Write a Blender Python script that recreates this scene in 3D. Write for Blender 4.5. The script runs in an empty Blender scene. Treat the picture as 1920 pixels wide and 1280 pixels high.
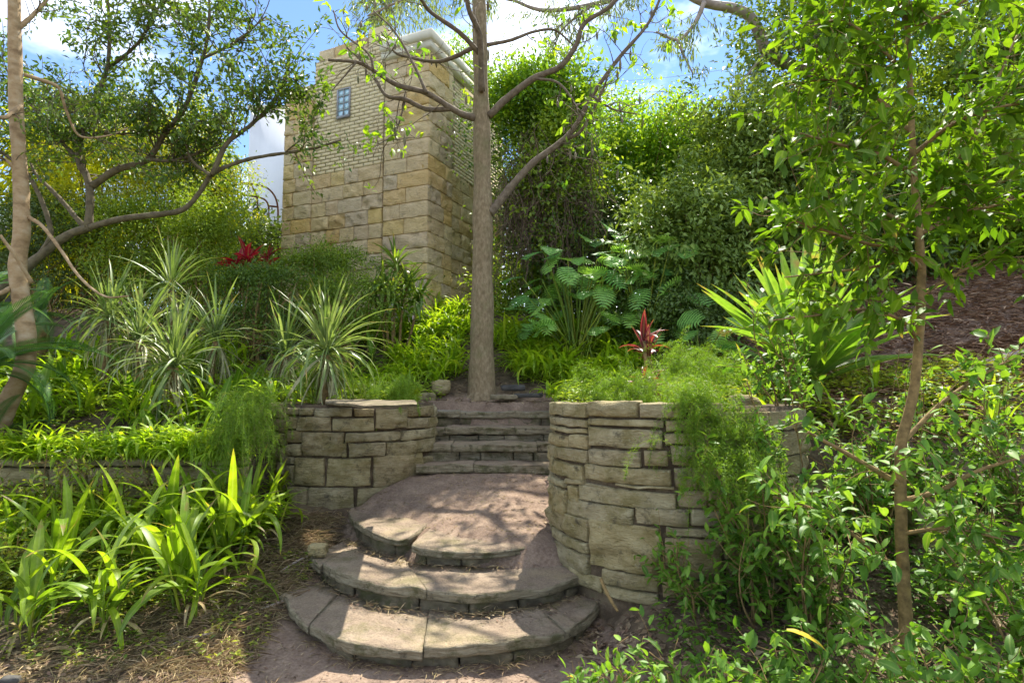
import bpy, math, random
import numpy as np
from mathutils import Vector, Matrix, Quaternion

# ------------------------------------------------------------------ camera, sky, sun, exposure
S = bpy.context.scene
F, HZ, H = 1100.0, 729.0, 1.8                   # focal length in photo pixels, horizon row, eye height
PITCH = math.atan((HZ - 640) / F)
cam_d = bpy.data.cameras.new('camera'); cam = bpy.data.objects.new('camera', cam_d)
S.collection.objects.link(cam); S.camera = cam
cam_d.sensor_width = 36; cam_d.lens = 36 * F / 1920; cam_d.clip_start = 0.05; cam_d.clip_end = 800
cam.location = (0, 0, H); cam.rotation_euler = (math.pi / 2 + PITCH, 0, 0)
SUN_AZ, SUN_EL = math.radians(22), math.radians(58)
world = bpy.data.worlds.new('World'); S.world = world; world.use_nodes = True
nt = world.node_tree; nt.nodes.clear()
sky = nt.nodes.new('ShaderNodeTexSky'); sky.sky_type = 'NISHITA'; sky.sun_disc = False
sky.sun_elevation = SUN_EL; sky.sun_rotation = SUN_AZ; sky.air_density = 0.8; sky.dust_density = 0.0; sky.ozone_density = 4.0
wc = nt.nodes.new('ShaderNodeTexCoord'); wm = nt.nodes.new('ShaderNodeMapping'); wm.inputs['Scale'].default_value = (1.1, 1.1, 2.2); wm.inputs['Location'].default_value = (2.21, 4.35, 1.77)  # cloud offset keeps the sky in view mostly blue
wn = nt.nodes.new('ShaderNodeTexNoise'); wn.inputs['Scale'].default_value = 1.7; wn.inputs['Detail'].default_value = 7; wn.inputs['Roughness'].default_value = 0.55
wr = nt.nodes.new('ShaderNodeValToRGB'); wr.color_ramp.elements[0].position = 0.47; wr.color_ramp.elements[1].position = 0.78
wr.color_ramp.elements[1].color = (0.9, 0.9, 0.9, 1)
wx = nt.nodes.new('ShaderNodeMixRGB'); wx.inputs['Color2'].default_value = (21.0, 20.7, 19.8, 1)  # cloud brightness raised to add ambient fill light
bg = nt.nodes.new('ShaderNodeBackground'); bg.inputs['Strength'].default_value = 0.05
wo = nt.nodes.new('ShaderNodeOutputWorld')
nt.links.new(wc.outputs['Generated'], wm.inputs['Vector']); nt.links.new(wm.outputs[0], wn.inputs['Vector'])
nt.links.new(wn.outputs['Fac'], wr.inputs['Fac']); nt.links.new(wr.outputs['Color'], wx.inputs['Fac'])
nt.links.new(sky.outputs[0], wx.inputs['Color1']); nt.links.new(wx.outputs[0], bg.inputs['Color']); nt.links.new(bg.outputs[0], wo.inputs['Surface'])
sun_d = bpy.data.lights.new('sun', 'SUN'); sun = bpy.data.objects.new('sun', sun_d); S.collection.objects.link(sun)
sun_d.energy = 2.0; sun_d.angle = math.radians(0.6); sun_d.color = (1.0, 0.94, 0.84)
sv = Vector((math.sin(SUN_AZ) * math.cos(SUN_EL), math.cos(SUN_AZ) * math.cos(SUN_EL), math.sin(SUN_EL)))
sun.rotation_euler = sv.to_track_quat('Z', 'Y').to_euler(); sun.location = sv * 40
S.view_settings.view_transform = 'Standard'; S.view_settings.look = 'None'
S.view_settings.gamma = 1.0; S.view_settings.exposure = 2.65
S.cycles.max_bounces = 8; S.cycles.transmission_bounces = 6; S.cycles.diffuse_bounces = 4

# ------------------------------------------------------------------ helpers
rs = np.random.default_rng(11); random.seed(11)
C = S.collection
FWD = np.array([0, math.cos(PITCH), math.sin(PITCH)]); UPV = np.array([0, -math.sin(PITCH), math.cos(PITCH)]); RGT = np.array([1.0, 0, 0])
EYE = np.array([0, 0, H])
def ray(px, py): return RGT * ((px - 960) / F) + UPV * ((640 - py) / F) + FWD
def W(px, py, D):
    d = ray(px, py); return EYE + d * (D / d[1])
def Wz(px, py, z):
    d = ray(px, py); return EYE + d * ((z - H) / d[2])
def PL(pts, D):                                   # pixel polyline -> world; D number or list
    n = len(pts); DD = np.interp(np.linspace(0, 1, n), np.linspace(0, 1, len(D)), D) if hasattr(D, '__len__') else [D] * n
    return np.array([W(p[0], p[1], d) for p, d in zip(pts, DD)])
def hash3(i, j, k, seed):
    h = (i.astype(np.int64) * 374761393 + j.astype(np.int64) * 668265263 + k.astype(np.int64) * 2147483647 + seed * 1274126177) & 0xffffffff
    h = ((h ^ (h >> 13)) * 1274126177) & 0xffffffff
    h = h ^ (h >> 16); return (h & 0xffff) / 32767.5 - 1.0
def vn(p, seed=0):
    p = np.asarray(p, float); f = np.floor(p); t = p - f; t = t * t * (3 - 2 * t); f = f.astype(np.int64)
    r = 0
    for a in (0, 1):
        for b in (0, 1):
            for c in (0, 1):
                w = (t[:, 0] if a else 1 - t[:, 0]) * (t[:, 1] if b else 1 - t[:, 1]) * (t[:, 2] if c else 1 - t[:, 2])
                r = r + w * hash3(f[:, 0] + a, f[:, 1] + b, f[:, 2] + c, seed)
    return r
def fbm(p, o=3, seed=0):
    r = 0; a = 1.0
    for i in range(o): r = r + a * vn(np.asarray(p) * (2.03 ** i) + i * 7.3, seed + i); a *= 0.5
    return r
def nrmz(v): return v / np.maximum(np.linalg.norm(v, axis=-1, keepdims=True), 1e-9)
def sstep(a, b, x):
    t = np.clip((x - a) / (b - a), 0, 1); return t * t * (3 - 2 * t)

def mesh_np(name, V, faces, mat, rnd=None, smooth=False):
    V = np.ascontiguousarray(V, dtype=np.float32)
    if not isinstance(faces, (list, tuple)): faces = [faces]
    faces = [np.asarray(f, dtype=np.int32) for f in faces if len(f)]
    me = bpy.data.meshes.new(name); me.vertices.add(len(V)); me.vertices.foreach_set('co', V.ravel())
    nl = sum(f.size for f in faces); npol = sum(len(f) for f in faces)
    me.loops.add(nl); me.polygons.add(npol)
    me.loops.foreach_set('vertex_index', np.concatenate([f.ravel() for f in faces]))
    tot = np.concatenate([np.full(len(f), f.shape[1], np.int32) for f in faces])
    me.polygons.foreach_set('loop_start', np.concatenate([[0], np.cumsum(tot)[:-1]]).astype(np.int32))
    if smooth: me.polygons.foreach_set('use_smooth', np.ones(npol, bool))
    if rnd is not None:
        at = me.attributes.new('rnd', 'FLOAT', 'POINT'); at.data.foreach_set('value', np.ascontiguousarray(rnd, dtype=np.float32))
    me.update(calc_edges=True); me.materials.append(mat); return me
def tag(o, label=None, cat=None, group=None, kind=None):
    if label: o['label'] = label
    if cat: o['category'] = cat
    if group: o['group'] = group
    if kind: o['kind'] = kind
    return o
def thing(name, label, cat, loc=(0, 0, 0), group=None):
    o = bpy.data.objects.new(name, None); C.objects.link(o); o.location = loc; o.empty_display_size = 0.1
    return tag(o, label, cat, group)
def mob(name, me, parent=None, mat4=None, kind=None):
    o = bpy.data.objects.new(name, me); C.objects.link(o)
    if parent is not None: o.parent = parent
    if mat4 is not None: o.matrix_basis = mat4
    if kind: o['kind'] = kind
    return o
def part(name, V, faces, mat, parent=None, rnd=None, smooth=False, kind=None):   # V in world coordinates
    base = np.zeros(3); q = parent
    while q is not None: base = base + np.array(q.location); q = q.parent
    return mob(name, mesh_np(name, np.asarray(V) - base, faces, mat, rnd, smooth), parent, None, kind)
def solo(name, V, faces, mat, label=None, cat=None, group=None, kind=None, rnd=None, smooth=False):   # one-mesh thing with its origin at its base
    V = np.asarray(V, float); c = np.array([V[:, 0].mean(), V[:, 1].mean(), V[:, 2].min()])
    o = mob(name, mesh_np(name, V - c, faces, mat, rnd, smooth)); o.location = c
    return tag(o, label, cat, group, kind)
class MB:                                            # merge several pieces into one mesh
    def __init__(s): s.V = []; s.F = {}; s.R = []; s.n = 0
    def add(s, V, faces, rnd=None):
        if not isinstance(faces, (list, tuple)): faces = [faces]
        for f in faces:
            f = np.asarray(f)
            if len(f): s.F.setdefault(f.shape[1], []).append(f + s.n)
        s.V.append(np.asarray(V)); s.R.append(np.full(len(V), rs.random()) if rnd is None else np.broadcast_to(rnd, (len(V),)))
        s.n += len(V)
    def out(s): return np.concatenate(s.V), [np.concatenate(v) for v in s.F.values()], np.concatenate(s.R)
    def part(s, name, mat, parent=None, smooth=False, kind=None):
        V, Fc, r = s.out(); return part(name, V, Fc, mat, parent, r, smooth, kind)
    def solo(s, name, mat, label=None, cat=None, group=None, kind=None, smooth=False):
        V, Fc, r = s.out(); return solo(name, V, Fc, mat, label, cat, group, kind, r, smooth)

_lat = {}
def lattice(nx, ny, nz):
    k = (nx, ny, nz)
    if k in _lat: return _lat[k]
    idx = {}; P = []; Q = []
    def v(i, j, l):
        t = (i, j, l)
        if t not in idx: idx[t] = len(P); P.append(t)
        return idx[t]
    for i in range(nx):
        for j in range(ny):
            Q.append((v(i, j, 0), v(i, j + 1, 0), v(i + 1, j + 1, 0), v(i + 1, j, 0)))
            Q.append((v(i, j, nz), v(i + 1, j, nz), v(i + 1, j + 1, nz), v(i, j + 1, nz)))
    for i in range(nx):
        for l in range(nz):
            Q.append((v(i, 0, l), v(i + 1, 0, l), v(i + 1, 0, l + 1), v(i, 0, l + 1)))
            Q.append((v(i, ny, l), v(i, ny, l + 1), v(i + 1, ny, l + 1), v(i + 1, ny, l)))
    for j in range(ny):
        for l in range(nz):
            Q.append((v(0, j, l), v(0, j, l + 1), v(0, j + 1, l + 1), v(0, j + 1, l)))
            Q.append((v(nx, j, l), v(nx, j + 1, l), v(nx, j + 1, l + 1), v(nx, j, l + 1)))
    _lat[k] = (np.array(P, float) / np.array([nx, ny, nz]) * 2 - 1, np.array(Q)); return _lat[k]
def block(hx, hy, hz, nx=6, ny=2, nz=4, r=0.012, rough=0.02, jit=0.004, seed=0, strata=0.0, edge=0.03, fq=8.0, bias=0.3):
    """half sizes; x width, +y outward, z up: a rock-faced block with soft arrises"""
    U, Q = lattice(nx, ny, nz); h = np.array([hx, hy, hz]); r = min(r, hx * .45, hy * .45, hz * .45)
    e = 1.6 * r; lim = 1 - np.minimum(e / h, 0.6); cnt = np.array([nx, ny, nz]); fac = np.where(cnt > 2, lim / np.maximum(1 - 2 / cnt, 1e-6), 1.0)
    U = np.where(np.abs(U) > 0.999, U, U * fac)             # interior rows reach close to the arrises, which so stay crisp
    P = U * h; inn = np.clip(P, -(h - r), h - r); d = P - inn; L = np.linalg.norm(d, axis=1, keepdims=True)
    P = np.where(L > 1e-9, inn + d / np.maximum(L, 1e-9) * r, P)
    ed = np.minimum((1 - np.abs(U[:, 0])) * hx, (1 - np.abs(U[:, 2])) * hz); ew = np.clip(ed / edge, 0, 1)
    off = seed * 3.17
    f = (U[:, 1] > 0.99)
    n1 = fbm(P * np.array([fq * .8, fq, fq * 1.15]) + off, 3, seed % 97)
    P[:, 1] += f * ew * rough * (bias + 1.3 * n1)
    if strata: P[:, 1] += f * strata * vn(np.stack([P[:, 0] * 2.5, P[:, 0] * 0, P[:, 2] * 38], 1) + off, 5)
    P += jit * np.stack([vn(P * 11 + off, 1), vn(P * 11 + off, 2), vn(P * 11 + off, 3)], 1)
    return P, Q
def catmull(P, n):
    P = np.asarray(P, float)
    if len(P) < 3: return np.array([P[0] + (P[-1] - P[0]) * t for t in np.linspace(0, 1, n)])
    Q = np.vstack([2 * P[0] - P[1], P, 2 * P[-1] - P[-2]]); m = len(P) - 1; out = []
    for u in np.linspace(0, m, n):
        i = min(int(u), m - 1); t = u - i; a, b, c, d = Q[i:i + 4]
        out.append(0.5 * ((2 * b) + (c - a) * t + (2 * a - 5 * b + 4 * c - d) * t * t + (3 * b - a - 3 * c + d) * t ** 3))
    return np.array(out)
def tube(P, rad, ns=8, n=None, wob=0.0, seed=0):
    P = np.asarray(P, float); n = n or max(6, 4 * len(P)); Cn = catmull(P, n)
    rr = np.interp(np.linspace(0, 1, n), np.linspace(0, 1, len(rad)), rad)
    T = nrmz(np.gradient(Cn, axis=0)); ref = np.array([0, 0, 1.0]) if abs(T[0][2]) < 0.8 else np.array([0, 1.0, 0])
    A = nrmz(np.cross(T, ref)); B = np.cross(T, A); an = np.arange(ns) * 2 * math.pi / ns
    ring = Cn[:, None] + rr[:, None, None] * (A[:, None] * np.cos(an)[None, :, None] + B[:, None] * np.sin(an)[None, :, None])
    V = ring.reshape(-1, 3)
    if wob:
        c = np.repeat(Cn, ns, 0); V = V + (V - c) * (wob * fbm(V * 6 / max(rr.max(), .02) * .1, 3, seed))[:, None]
    i = np.arange(n - 1)[:, None] * ns; j = np.arange(ns)[None]; k = (j + 1) % ns
    Q = np.stack([i + j, i + k, i + ns + k, i + ns + j], -1).reshape(-1, 4)
    V = np.vstack([V, Cn[:1], Cn[-1:]]); a0, a1 = len(V) - 2, len(V) - 1; e = (n - 1) * ns; jj = np.arange(ns); kk = (jj + 1) % ns
    Tq = np.vstack([np.stack([np.full(ns, a0), kk, jj], 1), np.stack([np.full(ns, a1), e + jj, e + kk], 1)])
    return V, [Q, Tq]

# ------------------------------------------------------------------ materials
def newmat(name):
    m = bpy.data.materials.new(name); m.use_nodes = True; n = m.node_tree; n.nodes.clear()
    o = n.nodes.new('ShaderNodeOutputMaterial'); return m, n, o
def nd(n, t, **kw):
    x = n.nodes.new(t)
    for k, v in kw.items():
        if k in x.inputs: x.inputs[k].default_value = v
        else: setattr(x, k, v)
    return x
def ramp(n, stops, fac):
    r = n.nodes.new('ShaderNodeValToRGB'); e = r.color_ramp.elements
    while len(e) < len(stops): e.new(0.5)
    for x, (p, c) in zip(e, stops): x.position = p; x.color = (*c, 1)
    n.links.new(fac, r.inputs['Fac']); return r.outputs['Color']
def rndfac(n):
    a = nd(n, 'ShaderNodeAttribute', attribute_name='rnd'); o = nd(n, 'ShaderNodeObjectInfo')
    s = nd(n, 'ShaderNodeMath', operation='ADD'); n.links.new(a.outputs['Fac'], s.inputs[0]); n.links.new(o.outputs['Random'], s.inputs[1])
    f = nd(n, 'ShaderNodeMath', operation='FRACT'); n.links.new(s.outputs[0], f.inputs[0]); return f.outputs[0]
def mixc(n, fac, a, b, mode='MIX'):
    m = nd(n, 'ShaderNodeMixRGB', blend_type=mode)
    for s, v in (('Fac', fac), ('Color1', a), ('Color2', b)):
        if isinstance(v, (int, float)): m.inputs[s].default_value = v
        elif isinstance(v, tuple): m.inputs[s].default_value = (*v, 1)
        else: n.links.new(v, m.inputs[s])
    return m.outputs[0]
def noise(n, scale, detail=4, rough=0.55, vec=None, stretch=None):
    t = nd(n, 'ShaderNodeTexNoise'); t.inputs['Scale'].default_value = scale; t.inputs['Detail'].default_value = detail; t.inputs['Roughness'].default_value = rough
    g = nd(n, 'ShaderNodeNewGeometry') if vec is None else None; v = g.outputs['Position'] if vec is None else vec
    if stretch:
        mp = nd(n, 'ShaderNodeMapping'); mp.inputs['Scale'].default_value = stretch; n.links.new(v, mp.inputs['Vector']); v = mp.outputs[0]
    n.links.new(v, t.inputs['Vector']); return t.outputs['Fac']
def bump(n, h, strength, dist=0.02, nrm=None):
    b = nd(n, 'ShaderNodeBump'); b.inputs['Strength'].default_value = strength; b.inputs['Distance'].default_value = dist
    n.links.new(h, b.inputs['Height'])
    if nrm is not None: n.links.new(nrm, b.inputs['Normal'])
    return b.outputs[0]
def nd_half(n, v):
    h = nd(n, 'ShaderNodeMath', operation='MULTIPLY'); h.inputs[1].default_value = 0.5; n.links.new(v, h.inputs[0]); return h.outputs[0]
def leafmat(name, cols, trans=0.45, tcol=None, rough=0.42, spec=0.4, mid=0.45, midcol=(0.34, 0.42, 0.12), brown=0.85):
    m, n, o = newmat(name); f = rndfac(n)
    k = len(cols); base = ramp(n, [(i / (k - 1), c) for i, c in enumerate(cols)], f)
    nz = noise(n, 14, 2); var = ramp(n, [(0.3, (0.75, 0.75, 0.75)), (0.7, (1.15, 1.15, 1.1))], nz)
    col = mixc(n, 1.0, base, var, 'MULTIPLY')
    md = nd(n, 'ShaderNodeAttribute', attribute_name='mid').outputs['Fac']; rib = ramp(n, [(0.0, (0, 0, 0)), (0.72, (0.0, 0.0, 0.0)), (1.0, (mid, mid, mid))], md)
    col = mixc(n, rib, col, midcol)
    al = nd(n, 'ShaderNodeAttribute', attribute_name='along').outputs['Fac']; sm = nd(n, 'ShaderNodeMath', operation='ADD'); n.links.new(al, sm.inputs[0]); n.links.new(noise(n, 5, 3), sm.inputs[1])
    col = mixc(n, ramp(n, [(0.0, (0, 0, 0)), (0.69, (0, 0, 0)), (0.76, (brown, brown, brown))], nd_half(n, sm.outputs[0])), col, (0.30, 0.2, 0.07))
    p = nd(n, 'ShaderNodeBsdfPrincipled'); p.inputs['Roughness'].default_value = rough; p.inputs['Specular IOR Level'].default_value = spec
    n.links.new(col, p.inputs['Base Color'])
    t = nd(n, 'ShaderNodeBsdfTranslucent'); tc = mixc(n, 1.0, col, tcol or (1.6, 1.5, 0.55), 'MULTIPLY'); n.links.new(tc, t.inputs['Color'])
    mx = nd(n, 'ShaderNodeMixShader'); mx.inputs[0].default_value = trans
    n.links.new(p.outputs[0], mx.inputs[1]); n.links.new(t.outputs[0], mx.inputs[2]); n.links.new(mx.outputs[0], o.inputs['Surface']); return m
def solid(name, stops, scale=6, rough=0.85, bstr=0.5, bscale=40, stretch=None, bdist=0.01, extra=None, objvar=None):
    m, n, o = newmat(name)
    c = ramp(n, stops, noise(n, scale, 6, 0.6, None, stretch))
    if objvar: c = mixc(n, objvar[0], c, ramp(n, objvar[1], rndfac(n)))
    if extra: c = extra(n, c)
    p = nd(n, 'ShaderNodeBsdfPrincipled'); p.inputs['Roughness'].default_value = rough; p.inputs['Specular IOR Level'].default_value = 0.25
    n.links.new(c, p.inputs['Base Color'])
    if bstr: n.links.new(bump(n, noise(n, bscale, 5, 0.65, None, stretch), bstr, bdist), p.inputs['Normal'])
    n.links.new(p.outputs[0], o.inputs['Surface']); return m

def moss(cols, lo, hi, sc, amt):
    def f(n, c):
        w = noise(n, sc, 5, 0.7); r = ramp(n, [(lo, (0, 0, 0)), (hi, (amt, amt, amt))], w)
        return mixc(n, r, c, cols)
    return f
def wear(n, c):
    c = moss((0.17, 0.14, 0.04), 0.46, 0.64, 4.0, 0.65)(n, c)
    c = moss((0.03, 0.028, 0.022), 0.55, 0.72, 9.0, 0.8)(n, c)
    return moss((0.42, 0.39, 0.27), 0.60, 0.70, 22.0, 0.55)(n, c)
M = {}
M['wallstone'] = solid('wall_sandstone', [(0.3, (0.14, 0.11, 0.055)), (0.48, (0.33, 0.275, 0.15)), (0.7, (0.52, 0.455, 0.28))], 6.5, 0.92, 1.0, 20, (1, 1, 3.2), 0.035, wear,
                       (0.5, [(0.0, (0.25, 0.205, 0.12)), (0.3, (0.4, 0.32, 0.14)), (0.5, (0.3, 0.22, 0.11)), (0.75, (0.36, 0.315, 0.2)), (1.0, (0.44, 0.37, 0.19))]))
def stepwear(n, c):
    c = moss((0.3, 0.235, 0.14), 0.48, 0.66, 2.2, 0.6)(n, c)
    c = moss((0.10, 0.10, 0.025), 0.54, 0.68, 5.0, 0.8)(n, c)
    return moss((0.05, 0.035, 0.03), 0.55, 0.75, 11.0, 0.6)(n, c)
def slabmat(name, top, edge, moss_amt):
    m, n, o = newmat(name); g = nd(n, 'ShaderNodeNewGeometry'); sp = nd(n, 'ShaderNodeSeparateXYZ'); n.links.new(g.outputs['Normal'], sp.inputs[0])
    nz = noise(n, 16, 5, .7); ad = nd(n, 'ShaderNodeMath', operation='ADD'); n.links.new(sp.outputs['Z'], ad.inputs[0]); n.links.new(nz, ad.inputs[1])
    f = ramp(n, [(0.0, (0, 0, 0)), (0.55, (0, 0, 0)), (0.72, (1, 1, 1))], nd_half(n, ad.outputs[0]))
    t = ramp(n, [(0.3, top[0]), (0.5, top[1]), (0.7, top[2])], noise(n, 3.2, 8, .68)); t = mixc(n, ramp(n, [(.5, (0, 0, 0)), (.64, (.8, .8, .8))], noise(n, 1.7, 6, .65)), t, top[3])
    t = mixc(n, ramp(n, [(.52, (0, 0, 0)), (.66, (moss_amt,) * 3)], noise(n, 3.1, 7, .7)), t, (0.13, 0.125, 0.035)); t = mixc(n, 0.3, t, ramp(n, [(.35, (.08, .055, .045)), (.65, (.42, .34, .26))], noise(n, 70, 4, .7)))
    e = ramp(n, [(0.28, edge[0]), (0.48, edge[1]), (0.7, edge[2])], noise(n, 5, 7, .7, None, (1, 1, 9))); e = mixc(n, ramp(n, [(.5, (0, 0, 0)), (.62, (.75, .75, .75))], noise(n, 6, 6, .7)), e, (0.10, 0.10, 0.035)); e = mixc(n, ramp(n, [(.56, (0, 0, 0)), (.68, (.8, .8, .8))], noise(n, 13, 5, .7)), e, (0.07, 0.058, 0.04))
    p = nd(n, 'ShaderNodeBsdfPrincipled'); p.inputs['Roughness'].default_value = .92; p.inputs['Specular IOR Level'].default_value = .2; n.links.new(mixc(n, f, e, t), p.inputs['Base Color'])
    b1 = bump(n, noise(n, 90, 5, .7), .6, .006); b2 = bump(n, noise(n, 9, 7, .7, None, (1, 1, 7)), 1.0, .05, b1); n.links.new(b2, p.inputs['Normal']); n.links.new(p.outputs[0], o.inputs['Surface']); return m
BUFF = ((0.15, 0.12, 0.075), (0.31, 0.26, 0.165), (0.46, 0.4, 0.28))
M['slab'] = slabmat('step_slab_stone', ((0.17, 0.12, 0.08), (0.28, 0.21, 0.14), (0.39, 0.31, 0.21), (0.38, 0.3, 0.165)), BUFF, .75)
M['slabtop'] = slabmat('step_slab_grey', ((0.16, 0.15, 0.11), (0.24, 0.225, 0.17), (0.33, 0.31, 0.25), (0.25, 0.24, 0.15)), BUFF, .6)
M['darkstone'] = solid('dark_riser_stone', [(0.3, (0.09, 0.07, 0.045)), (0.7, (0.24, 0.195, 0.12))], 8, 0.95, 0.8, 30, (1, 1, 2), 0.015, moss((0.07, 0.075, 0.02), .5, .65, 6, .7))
M['slate'] = solid('dark_slate', [(0.3, (0.035, 0.034, 0.03)), (0.7, (0.09, 0.085, 0.075))], 7, 0.8, 0.7, 22, (1, 1, 3), 0.012)
M['tower'] = solid('tower_sandstone', [(0.28, (0.29, 0.21, 0.115)), (0.48, (0.53, 0.405, 0.215)), (0.68, (0.63, 0.51, 0.31))], 3.2, 0.92, 1.0, 14, (1, 1, 1.8), 0.035,
                   moss((0.12, 0.1, 0.075), 0.56, 0.74, 7, 0.6),
                   (0.6, [(0.0, (0.58, 0.47, 0.3)), (0.2, (0.62, 0.5, 0.28)), (0.36, (0.45, 0.37, 0.29)), (0.48, (0.62, 0.39, 0.1)), (0.62, (0.6, 0.48, 0.31)), (0.8, (0.64, 0.47, 0.15)), (0.9, (0.54, 0.37, 0.2)), (1.0, (0.56, 0.47, 0.34))]))
M['brick'] = solid('cream_brick', [(0.3, (0.54, 0.44, 0.24)), (0.7, (0.64, 0.54, 0.32))], 9, 0.7, 0.25, 60, None, 0.004, moss((0.3, 0.26, 0.18), .6, .8, 3, .5),
                   (0.35, [(0, (0.57, 0.47, 0.28)), (0.8, (0.63, 0.54, 0.34)), (0.95, (0.5, 0.4, 0.24)), (1, (0.5, 0.36, 0.2))]))
M['mortar'] = solid('old_mortar', [(0.3, (0.12, 0.1, 0.075)), (0.7, (0.2, 0.17, 0.13))], 8, 0.95, 0.5, 40)
M['brickjoint'] = solid('brick_joint', [(0.3, (0.27, 0.22, 0.13)), (0.7, (0.36, 0.3, 0.19))], 8, 0.95, 0.3, 40)
M['cream'] = solid('cream_concrete', [(0.3, (0.5, 0.47, 0.36)), (0.6, (0.62, 0.59, 0.47)), (0.75, (0.45, 0.41, 0.31))], 2.5, 0.8, 0.25, 50, (1, 1, .5), 0.004)
M['joint'] = solid('brown_joint', [(0.3, (0.16, 0.11, 0.06)), (0.7, (0.3, 0.22, 0.13))], 4, 0.9, 0.4, 40, (1, 1, .3), 0.006, moss((0.06, 0.04, 0.025), .5, .65, 3, .8))
M['render'] = solid('white_render', [(0.3, (0.62, 0.63, 0.65)), (0.7, (0.74, 0.75, 0.77))], 1.5, 0.8, 0.2, 40, (1, 1, .3), 0.004)
M['concrete'] = solid('stained_concrete', [(0.3, (0.04, 0.035, 0.03)), (0.7, (0.14, 0.13, 0.12))], 5, 0.9, 0.5, 30)
M['rust'] = solid('rusty_steel', [(0.3, (0.10, 0.035, 0.015)), (0.7, (0.22, 0.09, 0.04))], 20, 0.8, 0.4, 60)
M['shedgrey'] = solid('grey_fibre_sheet', [(0.3, (0.2, 0.2, 0.21)), (0.7, (0.33, 0.33, 0.34))], 3, 0.85, 0.3, 30)
M['bark'] = solid('main_bark', [(0.28, (0.13, 0.095, 0.05)), (0.5, (0.215, 0.16, 0.09)), (0.7, (0.3, 0.235, 0.14))], 30, 0.9, 0.9, 70, (1, 1, .45), 0.012,
                  lambda n, c: moss((0.42, 0.37, 0.27), 0.68, 0.72, 42, .85)(n, moss((0.15, 0.14, 0.06), .5, .66, 3, .6)(n, c)))
M['limb'] = solid('limb_bark', [(0.3, (0.09, 0.065, 0.04)), (0.7, (0.2, 0.155, 0.105))], 16, 0.9, 0.6, 50, None, 0.01)
M['bark_left'] = solid('smooth_tan_bark', [(0.3, (0.2, 0.125, 0.06)), (0.5, (0.34, 0.235, 0.12)), (0.72, (0.44, 0.34, 0.21))], 7, 0.85, 0.6, 45, (1, 1, 1.6), 0.01)
M['bark_moss'] = solid('mossy_bark', [(0.3, (0.075, 0.06, 0.035)), (0.6, (0.16, 0.13, 0.075)), (0.75, (0.13, 0.13, 0.06))], 12, 0.9, 0.7, 50, None, 0.01)
M['bark_gum'] = solid('pale_gum_bark', [(0.3, (0.2, 0.155, 0.12)), (0.6, (0.33, 0.27, 0.22)), (0.75, (0.24, 0.19, 0.15))], 4, 0.8, 0.4, 20)
M['stem'] = solid('brown_stem', [(0.3, (0.10, 0.065, 0.025)), (0.7, (0.32, 0.215, 0.085))], 18, 0.85, 0.4, 60)
M['vine'] = solid('dry_vine', [(0.3, (0.09, 0.06, 0.04)), (0.7, (0.22, 0.16, 0.11))], 10, 0.95, 0)
M['log'] = solid('weathered_log', [(0.3, (0.2, 0.15, 0.12)), (0.6, (0.36, 0.3, 0.25)), (0.75, (0.5, 0.45, 0.38))], 8, 0.9, 0.6, 30)
M['litter'] = leafmat('dry_litter', [(0.10, 0.065, 0.045), (0.26, 0.18, 0.11), (0.38, 0.3, 0.19), (0.14, 0.085, 0.06), (0.3, 0.2, 0.14)], 0.1, (1, 1, 1), 0.85, 0.1)
M['straw'] = leafmat('dry_straw', [(0.2132, 0.1406, 0.0792), (0.41, 0.3034, 0.18), (0.3116, 0.259, 0.1152), (0.4756, 0.37, 0.2376)], 0.15, (1, 1, 1), 0.8, 0.1)
M['mulch'] = leafmat('mulch_chips', [(0.1346, 0.0688, 0.0432), (0.3439, 0.2063, 0.1296), (0.5083, 0.33, 0.2052), (0.2242, 0.1237, 0.0756), (0.6279, 0.4537, 0.3024)], 0.0, (1, 1, 1), 0.9, 0.1)
# foliage
M['tree_dark'] = leafmat('small_dark_leaf', [(0.0527, 0.1148, 0.0182), (0.1053, 0.189, 0.0253), (0.1755, 0.2565, 0.0304), (0.0789, 0.1418, 0.0304)], 0.35)
M['lime'] = leafmat('lime_leaf', [(0.3105, 0.3645, 0.013), (0.4657, 0.486, 0.0162), (0.2484, 0.324, 0.0162), (0.5589, 0.513, 0.0216)], 0.5)
M['ridge'] = leafmat('sun_tinted_vine_leaf', [(0.1625, 0.3125, 0.0225), (0.25, 0.4125, 0.025), (0.1125, 0.2375, 0.0225), (0.3375, 0.45, 0.0312)], 0.5)  # yellow-green of sunlit leaves is put into the base colour
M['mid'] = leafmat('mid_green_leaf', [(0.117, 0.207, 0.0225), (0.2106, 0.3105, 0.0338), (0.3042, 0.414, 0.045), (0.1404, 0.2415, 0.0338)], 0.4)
M['dark'] = leafmat('dark_glossy_leaf', [(0.081, 0.1424, 0.0252), (0.1447, 0.2253, 0.0378), (0.246, 0.3438, 0.063), (0.1157, 0.1779, 0.0353)], 0.25, None, 0.48, 0.4)
M['deep'] = leafmat('shade_tinted_leaf', [(0.0497, 0.0935, 0.0228), (0.0967, 0.152, 0.0326), (0.1382, 0.2104, 0.0457)], 0.25)  # darker greens put the background shade into the leaf colour
M['gum'] = leafmat('hanging_gum_leaf', [(0.108, 0.156, 0.06), (0.18, 0.24, 0.096), (0.24, 0.312, 0.108)], 0.4)
M['sapling'] = leafmat('sapling_leaf', [(0.0774, 0.17, 0.0112), (0.1215, 0.2295, 0.015), (0.1768, 0.289, 0.0188), (0.0663, 0.136, 0.0112)], 0.45, (1.5, 1.5, 0.5), 0.55, 0.2)
M['under'] = leafmat('understorey_leaf', [(0.0707, 0.1708, 0.0183), (0.1211, 0.2525, 0.0274), (0.2018, 0.3564, 0.041), (0.0907, 0.193, 0.0274)], 0.4, None, 0.5, 0.3)
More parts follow.
